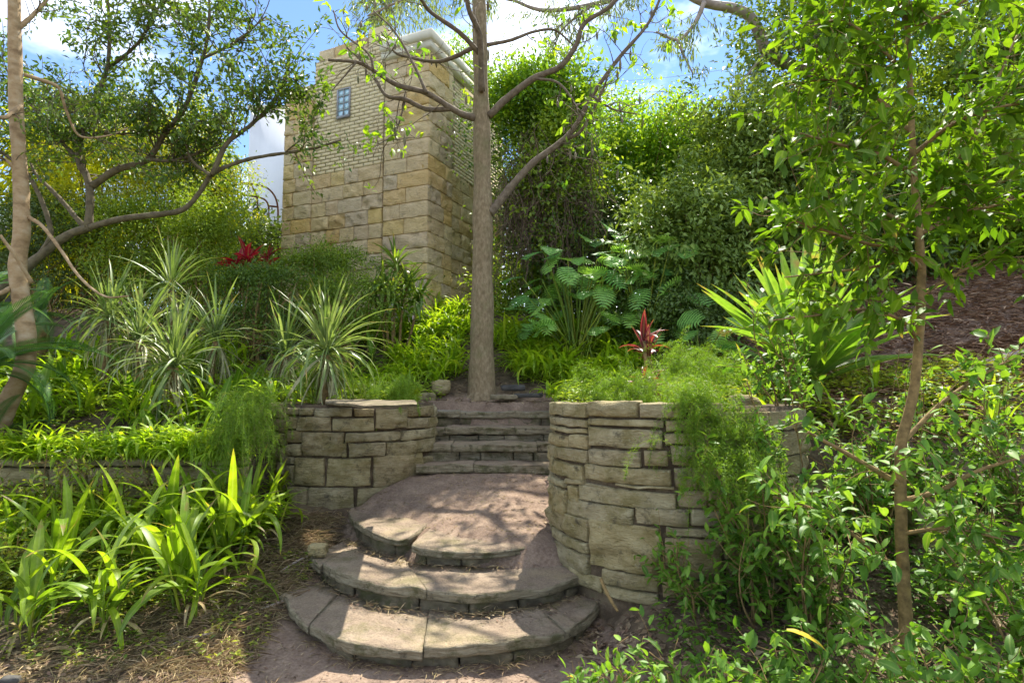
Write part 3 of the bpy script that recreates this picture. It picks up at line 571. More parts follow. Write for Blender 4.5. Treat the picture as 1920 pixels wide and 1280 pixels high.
# brick panels
bh, bl = 0.0775, 0.245; w0, wz1 = tz('L', 659, 166); w1, wz0 = tz('L', 635, 224); zTop = zPan + 0.05
k = 0; z = ZS
brick_me = {}
def brick_mesh(face, w):
    key = (face, round(w, 3))
    if key not in brick_me:
        P, Q = block(w / 2 - 0.0095, 0.04, bh / 2 - 0.0048, 2, 1, 1, 0.003, 0, 0.0012, k)
        n = nL if face == 'L' else nR; u = dL if face == 'L' else dR
        V = np.c_[u[0] * P[:, 0] + n[0] * P[:, 1], u[1] * P[:, 0] + n[1] * P[:, 1], P[:, 2]]; brick_me[key] = mesh_np('brick', V, Q, M['brick'])
    return brick_me[key]
rest = MB(); base_t = np.array(tower.location)
while z + bh < zTop:
    s = tB + 0.004 - (bl / 2 if k % 2 else 0)
    while s < tC - 0.005:
        a, b = max(s, tB + 0.004), min(s + bl, tC - 0.004); s += bl
        if b - a < 0.04: continue
        segs = [(a, b)]
        if z + bh > wz0 - 0.02 and z < wz1 + 0.02:
            segs = [(p, q) for p, q in ((a, min(b, w0 - 0.01)), (max(a, w1 + 0.01), b)) if q - p > 0.03]
        for (p, q) in segs:
            o = mob('brick', brick_mesh('L', q - p), tower); c = fmap('L', (p + q) / 2, 0.0 + rs.uniform(-.002, .003), z + bh / 2)
            o.location = c - base_t
    s = 0.90 + (bl / 2 if k % 2 else 0)
    while s < tE:
        a, b = s, min(s + bl, tE); s += bl
        if b - a < 0.03: continue
        P, Q = block((b - a) / 2 - 0.004, 0.04, bh / 2 - 0.0045, 1, 1, 1, 0.004, 0, 0, 1)
        if z + bh < ztopP - 0.02: rest.add(fmap('R', (a + b) / 2 + P[:, 0], P[:, 1], z + bh / 2 + P[:, 2]), Q)
    z += bh; k += 1
rest.part('brick_facing', M['brick'], tower, kind='stuff')
plainbox('L', tB, tC, ZS - 0.02, zTop + 0.02, -0.12, 0.034, 'brick_backing', 'brickjoint'); plainbox('R', 0.9, tE, ZS - 0.02, ztopP, -0.12, 0.034, 'brick_backing', 'brickjoint')
# window
win = thing('window', '', 'window'); del win['category']; win.parent = tower
wf = MB()
def wbar(t0, t1, z0, z1, o0, o1):
    o0 += .03; o1 += .03
    V = np.array([fmap('L', a, b, c) for a in (t0, t1) for b in (o0, o1) for c in (z0, z1)]); wf.add(V, np.array([(0, 1, 3, 2), (4, 6, 7, 5), (0, 4, 5, 1), (2, 3, 7, 6), (0, 2, 6, 4), (1, 5, 7, 3)]))
ft = 0.018; wbar(w0 - .012, w0 + ft, wz0, wz1, -.03, .03); wbar(w1 - ft, w1 + .012, wz0, wz1, -.03, .03); wbar(w0, w1, wz1 - ft, wz1 + .012, -.028, .028); wbar(w0, w1, wz0 - .03, wz0 + ft, -.03, .05)
wm_ = (w0 + w1) / 2; wbar(wm_ - .009, wm_ + .009, wz0, wz1, -.02, .024)
for q in (1, 2, 3): zz = wz0 + (wz1 - wz0) * q / 4; wbar(w0, w1, zz - .008, zz + .008, -.02, .022)
wf.part('window_frame', M['shedgrey'], win)
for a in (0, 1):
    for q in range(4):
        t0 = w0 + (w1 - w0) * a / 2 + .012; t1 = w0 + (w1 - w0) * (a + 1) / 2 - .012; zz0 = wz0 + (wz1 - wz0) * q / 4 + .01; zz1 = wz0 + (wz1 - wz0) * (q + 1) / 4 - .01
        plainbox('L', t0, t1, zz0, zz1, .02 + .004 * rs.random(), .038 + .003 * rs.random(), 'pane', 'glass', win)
# top: stone band and pier over the panel, cream beams over the corner
sd += 50
for u, v in zip([1.45, 1.85, 2.3], [1.85, 2.3, 2.72]): sd += 1; fblock('L', u + g, v - g, zTop + 0.01, zTop + 0.30 - 0.02 * u, 0.03, 0.3, seed=sd)
fblock('L', 1.02, 1.42, zTop + 0.005, zTop + 0.42, 0.02, 0.35, 'pier', 'brick', seed=sd, rough=0.004)
def beam(z0, z1, out, name):
    pts = [TO + dL * tB - dR * out * -1 * -1, TO - dL * out - dR * out, TO + dR * (tE + .1) - dL * out, TO + dR * (tE + .1) + dL * 0.35, TO + dL * 0.35 + dR * 0.35, TO + dL * tB + dR * 0.35]
    V = np.array([(p[0], p[1], zz) for zz in (z0, z1) for p in pts]); n = 6; j = np.arange(n); kq = (j + 1) % n
    part(name, V, [np.stack([j, kq, kq + n, j + n], 1), np.array([[5, 4, 3, 2, 1, 0], [6, 7, 8, 9, 10, 11]])], M['cream'], tower)
beam(ztopP, ztopP + 0.15, 0.17, 'lintel_beam'); beam(ztopP + 0.152, ztopP + 0.33, 0.22, 'coping_beam')

# white house, balcony and shed beyond
def wbox(name, A, B, mat, parent=None, label=None, cat=None):
    A = np.minimum(A, B); Bm = np.maximum(A, B); V = np.array([(x, y, z) for x in (A[0], Bm[0]) for y in (A[1], Bm[1]) for z in (A[2], Bm[2])])
    Qd = np.array([(0, 1, 3, 2), (4, 6, 7, 5), (0, 4, 5, 1), (2, 3, 7, 6), (0, 2, 6, 4), (1, 5, 7, 3)])
    return part(name, V, Qd, M[mat], parent)
hx0, hx1 = W(466, 300, 15)[0], W(600, 300, 15)[0]
hs = thing('white_house', 'plain white rendered house wall seen between the tower and lime shrubs', 'house', (hx0, 15, 3.2))
wbox('wall', (hx0, 15, 2.8), (hx1, 18.5, W(480, 205, 15)[2]), 'render', hs); wbox('roof_capping', (hx0 - .06, 14.94, W(480, 205, 15)[2] + .003), (hx1 + .06, 18.56, W(480, 199, 15)[2]), 'cream', hs)
bal = thing('balcony', 'dark concrete balcony with rusty bent railing beside the tower', 'balcony', (W(496, 455, 14)[0], 14.3, W(496, 455, 14)[2]))
wbox('slab', W(458, 455, 13.6), (W(524, 418, 13.6)[0], 14.9, W(524, 420, 13.6)[2]), 'concrete', bal)
wbox('support_wall', (W(462, 455, 14)[0], 14.2, 2.8), (W(498, 455, 14)[0], 14.85, W(498, 456, 14)[2] - .01), 'concrete', bal)
for pts in ([(455, 343), (478, 346), (500, 352), (515, 368), (521, 390), (521, 420)], [(455, 366), (480, 369), (497, 375), (504, 390), (503, 420)], [(455, 398), (480, 401), (502, 406)], [(470, 345), (482, 372), (482, 418)], [(504, 386), (521, 388)]):
    V, Fc = tube(PL(pts, 13.7), [0.022], 7, 20); part('rail', V, Fc, M['rust'], bal, None, True)
sh = thing('shed', 'low grey sheet shed at the far left edge behind the branches', 'shed', (W(10, 470, 13)[0], 13.5, 3.2))
wbox('wall', (W(-160, 400, 13)[0], 13, 2.8), (W(90, 400, 13)[0], 16, W(0, 425, 13)[2]), 'concrete', sh)
A_, B_ = W(-170, 400, 15)[2], W(0, 430, 12.8)[2]
V = np.array([(x, y, z + dz) for dz in (0, .06) for x in (W(-170, 400, 13)[0], W(40, 400, 13)[0]) for (y, z) in ((12.8, B_), (16.2, A_ + .3))])
part('roof', V, np.array([(0, 1, 3, 2), (4, 6, 7, 5), (0, 4, 5, 1), (2, 3, 7, 6), (0, 2, 6, 4), (1, 5, 7, 3)]), M['shedgrey'], sh)
for q in range(3):
    A_, B_ = W(1150, 205 - 26 * q, 40), W(1500, 145 - 22 * q, 40); pts = [A_ + (B_ - A_) * t_ + np.array([0, 0, -1.2 * (1 - (2 * t_ - 1) ** 2) * .3]) for t_ in np.linspace(-1.2, 2, 9)]
    V, Fc = tube(pts, [0.012], 4, 18); solo('power_line', V, Fc, M['concrete'], ['lowest', 'middle', 'highest'][q] + ' of three thin power lines crossing the sky', 'power line', 'power lines in the sky')

# ------------------------------------------------------------------ foliage helpers
def blade_geo(bend=60, width=0.06, nseg=7, fold=0.3, prof='lance', wave=0.0, sharp=1.3):
    s = np.linspace(0, 1, nseg + 1); an = -math.radians(bend) * s ** sharp; ds = 1.0 / nseg
    am = (an[1:] + an[:-1]) / 2; y = np.r_[0, np.cumsum(np.cos(am) * ds)]; z = np.r_[0, np.cumsum(np.sin(am) * ds)]
    if prof == 'lance': w = width * np.clip(2.35 * (s + 0.03) ** 0.55 * (1 - s) ** 0.85, 0, 1)
    elif prof == 'strap': w = width * np.clip((0.55 + s * 1.2), 0, 1) * np.clip((1 - s) * 2.6, 0, 1) ** 0.75
    else: w = width * (1 - s) ** 0.7 * (0.7 + 0.3 * np.clip(s * 6, 0, 1))
    w = np.maximum(w, width * 0.02); ny, nz = -np.sin(an), np.cos(an); wv = wave * np.sin(s * 17)
    L = np.c_[-w, y + ny * (fold * w + wv * w), z + nz * (fold * w + wv * w)]; Mi = np.c_[0 * s, y, z]; Rr = np.c_[w, y + ny * (fold * w - wv * w), z + nz * (fold * w - wv * w)]
    V = np.stack([L, Mi, Rr], 1).reshape(-1, 3); i = np.arange(nseg) * 3
    return V, np.vstack([np.stack([i, i + 1, i + 4, i + 3], 1), np.stack([i + 1, i + 2, i + 5, i + 4], 1)])
def blades(mat, specs, name='leaf'):
    out = []
    for sp in specs:
        V, Q = blade_geo(**sp); me = mesh_np(name, V, Q, mat, None, True); n_ = len(V) // 3; out.append(me)
        for nm, arr in (('mid', np.tile([0., 1., 0.], n_)), ('along', np.repeat(np.linspace(0, 1, n_), 3))): me.attributes.new(nm, 'FLOAT', 'POINT').data.foreach_set('value', arr.astype(np.float32))
    return out
def mat_az(p, az, el, L, w=1.0, roll=0.0):
    return Matrix.Translation(Vector(p)) @ Matrix.Rotation(az, 4, 'Z') @ Matrix.Rotation(el, 4, 'X') @ Matrix.Rotation(roll, 4, 'Y') @ Matrix.Diagonal((L * w, L, L, 1))
def rosette(parent, meshes, n, L, el, spread=0.03, z0=0.0, zr=0.0, name='leaf', roll=0.25, az=(0, 2 * math.pi), wv=0.2, by_el=True):
    """place n leaf objects round the thing's origin; steep leaves take the straighter meshes"""
    for i in range(n):
        a = az[0] + (az[1] - az[0]) * ((i * 0.618034) % 1.0) + rs.normal() * 0.15; e = math.radians(rs.uniform(*el)); l = rs.uniform(*L)
        k = int(np.clip((1 - (math.degrees(e) - el[0]) / max(1, el[1] - el[0])) * len(meshes) + rs.normal() * 0.7, 0, len(meshes) - 1)) if by_el else rs.integers(len(meshes))
        p = (rs.normal() * spread, rs.normal() * spread, z0 + rs.random() * zr)
        mob(name, meshes[k], parent, mat_az(p, a, e, l, rs.uniform(1 - wv, 1 + wv), rs.normal() * roll))
def xf(V, m):
    m = np.array(m); return V @ m[:3, :3].T + m[:3, 3]
def leaf_cloud(P, D, N, s, asp=0.4, fold=0.25, droop=0.15, big=False):
    D = nrmz(D); Rg = nrmz(np.cross(D, N)); N = np.cross(Rg, D); s = np.asarray(s)[:, None]; n = len(P); w = asp / 2
    if not big:
        V = np.stack([P, P + s * (D * .45 - Rg * w + N * fold * w), P + s * (D - N * droop), P + s * (D * .45 + Rg * w + N * fold * w)], 1).reshape(-1, 3)
        i = np.arange(n)[:, None] * 4; return V, np.vstack([i + [0, 3, 2], i + [0, 2, 1]])
    def row(u, ww, dz): return [P + s * (D * u - Rg * ww + N * (fold * ww - dz)), P + s * (D * u - N * dz), P + s * (D * u + Rg * ww + N * (fold * ww - dz))]
    V = np.stack([P] + row(.28, w * .85, droop * .1) + row(.62, w * .9, droop * .45) + [P + s * (D - N * droop)], 1).reshape(-1, 3); i = np.arange(n)[:, None] * 8
    return V, [np.vstack([i + [0, 2, 1], i + [0, 3, 2], i + [4, 5, 7], i + [5, 6, 7]]), np.vstack([i + [1, 2, 5, 4], i + [2, 3, 6, 5]])]
def rnd_dirs(n, up=0.0):
    v = rs.normal(size=(n, 3)); v[:, 2] += up; return nrmz(v)
def blob(c, r, n, shell=0.55, lump=0.35, freq=1.3, seed=0, zmin=None):
    """points through an uneven ellipsoid, denser near its skin"""
    d = rnd_dirs(n); k = 1 + lump * fbm(d * freq + seed * 3.1, 3, seed); u = (shell + (1 - shell) * rs.random(n)) ** 1.0 * k
    P = np.asarray(c) + d * u[:, None] * np.asarray(r)
    if zmin is not None: m = P[:, 2] > zmin; P, d = P[m], d[m]
    return P, d
def clump_foliage(cs, ds, per, spread, size, asp=0.45, out=0.7, up=0.35, big=False, droop=0.2, flat=0.6, jit=0.35):
    """leaf sprays around clump centres cs that look along ds; returns V, F, rnd"""
    n = len(cs) * per; c = np.repeat(cs, per, 0); d = np.repeat(ds, per, 0); cr = np.repeat(rs.random(len(cs)), per)
    P = c + rs.normal(size=(n, 3)) * spread * np.array([1, 1, .75]); D = nrmz(rs.normal(size=(n, 3)) * 0.8 + d * out + np.array([0, 0, -droop]))
    N = nrmz(rs.normal(size=(n, 3)) * (1 - flat) + np.array([0, 0, up + 0.3]) + d * 0.35); sz = size * rs.uniform(0.6, 1.25, n)
    V, Fc = leaf_cloud(P, D, N, sz, asp, 0.3, 0.2, big); k = 8 if big else 4
    return V, Fc, np.repeat(np.clip(cr * (1 - jit) + rs.random(n) * jit, 0, .999), k)
def limb(P, r0, r1, ns=7, seed=0, wob=0.12): return tube(P, np.linspace(r0, r1, 5), ns, max(10, 5 * len(P)), wob, seed)
def grow(limbs, n, L, up=0.25, s0=0.25, out=0.8, seg=4):
    """twigs leaving given polylines"""
    T = []; Cs = [catmull(l, 30) for l in limbs]; ln = np.array([np.linalg.norm(np.diff(c, axis=0), axis=1).sum() for c in Cs]); pr = ln / ln.sum()
    for _ in range(n):
        c = Cs[rs.choice(len(Cs), p=pr)]; k = int((s0 + (1 - s0) * rs.random()) * 28); tg = nrmz(c[k + 1] - c[k]); d = nrmz(tg * 0.55 + nrmz(rs.normal(size=3)) * out + np.array([0, 0, up]))
        p = c[k].copy(); pts = [p.copy()]; l = rs.uniform(*L) / seg
        for q in range(seg): d = nrmz(d + rs.normal(size=3) * 0.28 + np.array([0, 0, up * .3])); p = p + d * l; pts.append(p.copy())
        T.append(np.array(pts))
    return T
def pix(p):
    d = np.asarray(p) - EYE; f = d @ FWD; return 960 + F * (d @ RGT) / f, 640 - F * (d @ UPV) / f
def prune(T, boxes):
    def hit(t_):
        for q in t_[1:]:
            x, y = pix(q)
            if any(a <= x <= c and b <= y <= d for a, b, c, d in boxes): return True
        return False
    return [t_ for t_ in T if not hit(t_)]
CLEAR = [(612, 130, 735, 262), (452, 225, 548, 330), (445, 330, 560, 440)]
def twig_mesh(mb, T, r0, r1=0.3, ns=4):
    for t_ in T: V, Fc = tube(t_, [r0, r0 * r1], ns, 2 * len(t_)); mb.add(V, Fc)
def leaves_on(T, per, size, asp=0.42, droop=0.25, spread=0.03, s0=0.25, big=False, side=0.9, flat=0.5):
    n = len(T) * per; P = np.zeros((n, 3)); D = np.zeros((n, 3)); cr = np.repeat(rs.random(len(T)), per)
    for i, t_ in enumerate(T):
        u = (s0 + (1 - s0) * rs.random(per)) * (len(t_) - 1); k = np.minimum(u.astype(int), len(t_) - 2); f = (u - k)[:, None]
        P[i * per:(i + 1) * per] = t_[k] * (1 - f) + t_[k + 1] * f; D[i * per:(i + 1) * per] = nrmz(t_[k + 1] - t_[k])
    P += rs.normal(size=(n, 3)) * spread; D = nrmz(D * 0.6 + rs.normal(size=(n, 3)) * side * 0.75 + np.array([0, 0, -droop]))
    N = nrmz(rs.normal(size=(n, 3)) * (1 - flat) + np.array([0, 0, 0.7])); sz = size * rs.uniform(.6, 1.25, n)
    V, Fc = leaf_cloud(P, D, N, sz, asp, .3, .2, big); return V, Fc, np.repeat(np.clip(cr * .5 + rs.random(n) * .5, 0, .999), 8 if big else 4), (P, D, N, sz)
def leaf_objects(parent, meshes, P, D, N, sz, limit=300, name='leaf'):
    """the largest ones as seen from the path become leaves of their own; returns the mask of the rest"""
    dist = np.linalg.norm(P - EYE, axis=1); order = np.argsort(-(sz / dist)); pick = order[:limit]; base = np.array(parent.location)
    Dn = nrmz(D); Rg = nrmz(np.cross(Dn, N)); Nn = np.cross(Rg, Dn)
    for i in pick:
        m = Matrix(((Rg[i][0] * sz[i], Dn[i][0] * sz[i], Nn[i][0] * sz[i], P[i][0] - base[0]), (Rg[i][1] * sz[i], Dn[i][1] * sz[i], Nn[i][1] * sz[i], P[i][1] - base[1]), (Rg[i][2] * sz[i], Dn[i][2] * sz[i], Nn[i][2] * sz[i], P[i][2] - base[2]), (0, 0, 0, 1)))
        mob(name, meshes[rs.integers(len(meshes))], parent, m)
    mask = np.ones(len(P), bool); mask[pick] = False; return mask

# ------------------------------------------------------------------ the main tree
mt = thing('tree', 'tall straight brown-barked tree standing at the top of the steps', 'tree', tuple(W(903, 748, 8.75)))
tp = PL([(903, 762), (903, 735), (903, 690), (904, 600), (905, 400), (903, 230), (900, 90), (897, -60), (893, -260)], 8.75); px_m = 8.75 / F
V, Fc = tube(tp, np.array([38, 28, 24, 21.5, 18.5, 16, 14, 12.5, 10]) * px_m, 24, 90, 0.12, 3); part('trunk', V, Fc, M['bark'], mt, None, True)
for q, (x, y, D) in enumerate([(850, 765, 8.55), (945, 764, 8.5), (880, 772, 8.35), (925, 770, 8.4), (955, 755, 8.9)]):
    V, Fc = tube([W(903, 728, 8.7), W((x + 903) / 2, 752, (D + 8.7) / 2), W(x, y, D) - [0, 0, .03]], [.10, .07, .02], 8, 14, .2, q); part('root', V, Fc, M['bark'], mt, None, True)
ML = [([(890, 222), (868, 215), (845, 203), (800, 175), (745, 160), (700, 132), (668, 117), (615, 113)], (8.7, 8.0), 9, 3), ([(845, 204), (800, 205), (760, 187), (725, 180), (705, 150), (695, 128), (650, 90)], (8.5, 8.9), 6.5, 2.2),
      ([(903, 172), (902, 110), (897, 60), (880, 20), (868, -40)], (8.6, 7.8), 8, 5), ([(899, 100), (860, 60), (810, 25), (790, 0), (760, -40)], (8.4, 7.6), 6, 3), ([(890, 88), (850, 108), (815, 116), (770, 108), (740, 98), (715, 60)], (8.7, 9.3), 6, 2),
      ([(916, 218), (950, 185), (1000, 148), (1050, 125), (1080, 85), (1095, 45), (1140, 15), (1180, -30)], (8.7, 8.4), 9, 4), ([(918, 400), (935, 380), (960, 348), (1000, 305), (1050, 268), (1080, 235), (1110, 180), (1160, 110), (1215, 45), (1245, -20)], (8.7, 9.0), 11, 3),
      ([(1058, 262), (1085, 250), (1105, 220), (1130, 170), (1140, 140)], (8.9, 8.4), 5, 2), ([(912, 85), (960, 75), (1000, 60), (1040, 57), (1075, 85)], (8.75, 9.3), 5, 2), ([(1000, 147), (1045, 155), (1075, 190), (1085, 215)], (8.6, 8.3), 3.5, 1.5),
      ([(700, 132), (690, 100), (640, 60), (625, 20)], (8.1, 8.0), 3, 1.5), ([(1110, 180), (1150, 205), (1200, 215)], (8.9, 8.6), 3, 1.2), ([(760, 187), (745, 240), (725, 265)], (8.7, 8.5), 2.5, 1.2), ([(800, 175), (775, 120), (740, 60), (700, 20)], (8.3, 8.6), 4, 1.6), ([(668, 117), (640, 150), (610, 185)], (8.0, 8), 2.2, 1)]
limbs = []
for q, (pts, D, a, b) in enumerate(ML):
    P = PL(pts, D); limbs.append(P); V, Fc = limb(P, a * .8 * px_m, b * .8 * px_m, 9, q, .15); part('branch', V, Fc, M['limb'], mt, None, True)
tw = grow(limbs, 120, (0.3, 0.9), 0.05, 0.35); tw2 = grow(tw, 200, (0.15, 0.4), -0.1, .3, seg=3); tw, tw2 = prune(tw, [(618, 150, 690, 235)]), prune(tw2, [(618, 150, 690, 235)]); mb = MB(); twig_mesh(mb, tw, 0.009); twig_mesh(mb, tw2, 0.005); mb.part('twigs', M['limb'], mt, kind='stuff')
sel = [t_ for t_ in tw + tw2 if rs.random() < 0.42]
mb = MB()
for t_ in sel:
    n = rs.integers(3, 8); e = np.repeat(t_[-1:], n, 0); d = rnd_dirs(n, -0.3); V, Fc = leaf_cloud(e + rs.normal(size=(n, 3)) * .03, d, rnd_dirs(n, 1.5), rs.uniform(.06, .17, n), .45, .3, .3, True); mb.add(V, Fc, rs.random())
mb.part('crown', M['ridge'], mt)
V, Fc = tube([(0, 0, 0), (0, 0, -.05), (0, 0, -.1), (0, 0, -.16), (0, 0, -.21)], [0.003, 0.006, 0.022, 0.018, 0.002], 7, 12); pod = mesh_np('seed_pod', V, Fc, M['pod'], None, True)
for t_ in [x for x in tw2 if rs.random() < 0.3]:
    mob('seed_pod', pod, mt, Matrix.Translation(Vector(t_[-1] - np.array(mt.location))) @ Matrix.Rotation(rs.normal() * .25, 4, 'X') @ Matrix.Diagonal((1, 1, rs.uniform(.7, 1.2), 1)))

# ------------------------------------------------------------------ left trees
lt = thing('tree', 'slender smooth tan trunk rising along the left edge of the picture', 'tree', tuple(W(-5, 800, 6.5)))
P = PL([(-8, 815), (12, 760), (42, 700), (50, 640), (40, 560), (33, 500), (41, 430), (38, 330), (30, 200), (28, 80), (25, -80), (20, -260)], 6.5); q = 6.5 / F
V, Fc = tube(P, np.array([17, 16, 15.5, 15, 15, 14.5, 13.5, 12.5, 11.5, 11, 10, 8]) * q, 14, 60, .1, 8); part('trunk', V, Fc, M['bark_left'], lt, None, True)
LL = [([(45, 140), (75, 150), (110, 165), (125, 210), (150, 255), (200, 255), (240, 240)], (6.5, 7.2), 4, 1.5), ([(38, 200), (10, 220), (-30, 215)], (6.5, 6.0), 5, 3), ([(55, 408), (80, 425), (115, 470), (150, 520), (195, 555), (240, 555)], (6.5, 6.2), 4, 1.5), ([(24, 538), (5, 548), (-30, 560)], (6.5, 6.2), 5, 4), ([(60, 530), (35, 490), (0, 440)], (6.3, 6.0), 4, 2.5), ([(28, 60), (80, 10), (130, -60)], (6.5, 6.8), 5, 2), ([(36, 330), (10, 300), (-40, 290)], (6.5, 6.3), 4, 2), ([(26, -60), (90, -90), (180, -70)], (6.5, 6.9), 5, 2)]
lm = []
for k_, (pts, D, a, b) in enumerate(LL): P = PL(pts, D); lm.append(P); V, Fc = limb(P, a * q, b * q, 7, k_); part('branch', V, Fc, M['bark_left'], lt, None, True)
tw = grow([lm[0], lm[5], lm[6], lm[7], lm[1]], 60, (.3, .8), .25, .3); mb = MB(); twig_mesh(mb, tw, .006); mb.part('twigs', M['bark_moss'], lt, kind='stuff')
V, Fc, r_, _ = leaves_on(tw, 20, .06, .42); part('crown', V, Fc, M['tree_dark'], lt, r_)
st = thing('tree', 'spreading mossy tree with low crooked limbs and small dark leaves at left', 'tree', tuple(W(20, 530, 8.2)))
SL = [([(-10, 560), (30, 520), (75, 480), (120, 445), (168, 425)], (8.2, 8.2), 12, 9), ([(160, 428), (230, 410), (300, 402), (345, 392), (375, 360), (400, 325), (450, 303), (500, 292), (555, 284), (600, 275), (640, 262)], (8.2, 8.0), 7.5, 2), ([(166, 428), (168, 350), (148, 300), (152, 255), (168, 215), (200, 130), (205, 60), (200, -30)], (8.2, 8.5), 9, 3), ([(170, 350), (220, 318), (275, 300), (310, 250), (345, 205), (380, 110), (392, 40), (392, -30)], (8.25, 7.9), 8, 2.5), ([(398, 328), (425, 270), (470, 235), (510, 195), (535, 150), (545, 100)], (8.0, 7.8), 6, 2), ([(75, 480), (95, 430), (60, 340), (10, 290), (-40, 270)], (8.2, 7.9), 6, 3), ([(160, 428), (110, 370), (70, 330), (55, 300)], (8.2, 8.5), 6, 2.5), ([(275, 300), (330, 300), (400, 275), (440, 240)], (8.0, 8.4), 4, 1.5), ([(148, 300), (110, 260), (60, 200), (20, 150)], (8.3, 8.6), 5, 2), ([(200, 130), (260, 80), (300, 10), (330, -40)], (8.5, 8.2), 4, 2), ([(150, 255), (190, 250), (250, 250), (330, 240)], (8.3, 8.0), 4, 1.5), ([(380, 110), (440, 80), (500, 30)], (7.9, 7.8), 3.5, 1.5), ([(395, 330), (360, 300), (345, 260)], (8.0, 8.1), 4, 1.5)]
q = 8.2 / F; lm = []
for k_, (pts, D, a, b) in enumerate(SL): P = PL(pts, D); lm.append(P); V, Fc = limb(P, a * .85 * q, b * .85 * q, 9, 30 + k_, .2); part('trunk' if k_ == 0 else 'branch', V, Fc, M['bark_moss'], st, None, True)
tw = grow([lm[k_] for k_ in (2, 3, 4, 7, 8, 9, 10, 11)] + [lm[1][5:], lm[5][2:]], 340, (.4, 1.2), .22, .2); tw2 = grow(tw, 640, (.2, .55), .1, .2, seg=3)
tw, tw2 = prune(tw, CLEAR), prune(tw2, CLEAR)
mb = MB(); twig_mesh(mb, tw, .009); twig_mesh(mb, tw2, .005, .4, 3); mb.part('twigs', M['bark_moss'], st, kind='stuff')
V, Fc, r_, _ = leaves_on(tw2 + tw, 16, .095, .42, spread=.05); part('crown', V, Fc, M['tree_dark'], st, r_)

# ------------------------------------------------------------------ shrub masses
def shrub(name, label, cat, c, r, n, per, spread, size, mat, seed, group=None, asp=.45, shell=.5, lump=.7, stems=10, up=.35, base=None, big=False, droop=.2, freq=2.4, stem_mat='stem'):
    c = np.array(c, float); r = np.array(r, float); b = np.array([c[0], c[1], G(c[0], c[1])]) if base is None else np.array(base)
    o = thing(name, label, cat, tuple(b), group); P, d = blob(c, r, n, shell, lump, freq, seed); k_ = max(1.0, (c[2] - b[2]) / r[2] * .95); P[:, 2] = np.where(P[:, 2] < c[2], c[2] + (P[:, 2] - c[2]) * k_, P[:, 2]); k2 = len(P) // 8; P[:k2] = c + (P[:k2] - c) * rs.uniform(1.1, 1.38, (k2, 1)); V, Fc, rr = clump_foliage(P, d, per, spread, size, asp, .7, up, big, droop)
    part('foliage', V, Fc, M[mat], o, rr)
    if stems:
        mb = MB()
        for _ in range(stems):
            e = P[rs.integers(len(P))]; s = b + rs.normal(size=3) * np.array([r[0] * .15, r[1] * .15, 0]); m_ = (s + e) / 2 + rs.normal(size=3) * .12 * r
            V, Fc = tube([s, s * .6 + m_ * .4 + rs.normal(size=3) * .03, m_, m_ * .4 + e * .6, e], [.02, .016, .012, .009, .005], 5, 12); mb.add(V, Fc)
        mb.part('stems', M[stem_mat], o)
    return o
def at(px, py, D): return W(px, py, D)
# left background
shrub('feathery_shrub', 'glowing lime feathery shrub behind the crooked limbs, left half', 'shrub', at(190, 310, 11), (1.25, 1.0, 1.15), 620, 44, .13, .07, 'lime', 1, asp=.3, droop=.5)
shrub('feathery_shrub', 'larger lime feathery shrub next to the white house', 'shrub', at(335, 335, 11.2), (1.15, 1.0, 1.35), 700, 44, .13, .07, 'lime', 2, asp=.3, droop=.5)
shrub('vine_shrub', 'green creeper mass hanging against the white house and balcony', 'creeper', at(398, 375, 11.8), (.6, .6, 1.2), 300, 40, .13, .075, 'mid', 3, stems=16)
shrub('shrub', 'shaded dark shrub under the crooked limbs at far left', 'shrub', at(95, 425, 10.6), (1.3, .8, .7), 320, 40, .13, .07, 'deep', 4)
shrub('shrub', 'shaded mid-green shrub below the lime shrubs', 'shrub', at(270, 430, 10.4), (1.2, .8, .65), 360, 40, .13, .065, 'mid', 5)
shrub('shrub', 'dark leafy shrub below the balcony, behind the crimson plants', 'shrub', at(400, 445, 10.0), (.75, .6, .55), 240, 40, .11, .06, 'mid', 6)
shrub('shrub', 'fine-leaved green shrub at the foot of the tower, left of the strappy plant', 'shrub', at(600, 500, 10.2), (.85, .5, .38), 300, 44, .09, .05, 'mid', 7)
shrub('shrub', 'fine-leaved dark shrub with bare twigs behind the spiky clumps', 'shrub', at(480, 530, 9.0), (.75, .35, .3), 240, 36, .1, .05, 'tree_dark', 8, stems=30)
shrub('shrub', 'low grey-green twiggy shrub behind the pale spiky clump on the wall', 'shrub', at(650, 560, 9.4), (.75, .4, .4), 200, 36, .1, .05, 'mid', 9, stems=24)
shrub('palm', 'small yellowish strappy palm crown above the lime shrubs at far left', 'palm', at(80, 285, 11.4), (.45, .4, .4), 40, 30, .2, .5, 'lime', 10, asp=.08, droop=.6)
# right of the trunk: vines, ridge, dark shrubs, trees
vt = shrub('vine_thicket', 'tall thicket of vines with bare hanging stems right of the trunk', 'vines', at(1020, 330, 11.3), (1.05, .9, 2.2), 520, 36, .17, .09, 'tree_dark', 11, stems=0, shell=.55)
mb = MB()
for _ in range(300):
    x = rs.uniform(945, 1115); y0 = rs.uniform(240, 420); s = at(x, y0, rs.uniform(10.2, 11)); L = rs.uniform(.6, 1.9); pts = [s]
    for k_ in range(5): pts.append(pts[-1] + np.array([rs.normal() * .12, rs.normal() * .07, -L / 5 * rs.uniform(.6, 1.4)]))
    V, Fc = tube(pts, [.007, .005], 3, 11); mb.add(V, Fc)
for _ in range(160):
    x = rs.uniform(940, 1110); s = at(x, rs.uniform(300, 480), rs.uniform(10.2, 10.8)); d = nrmz(rs.normal(size=3)); pts = [s + d * l_ + rs.normal(size=3) * .08 for l_ in np.linspace(0, .8, 5)]; V, Fc = tube(pts, [.006, .004], 3, 10); mb.add(V, Fc)
mb.part('hanging_stems', M['vine'], vt)
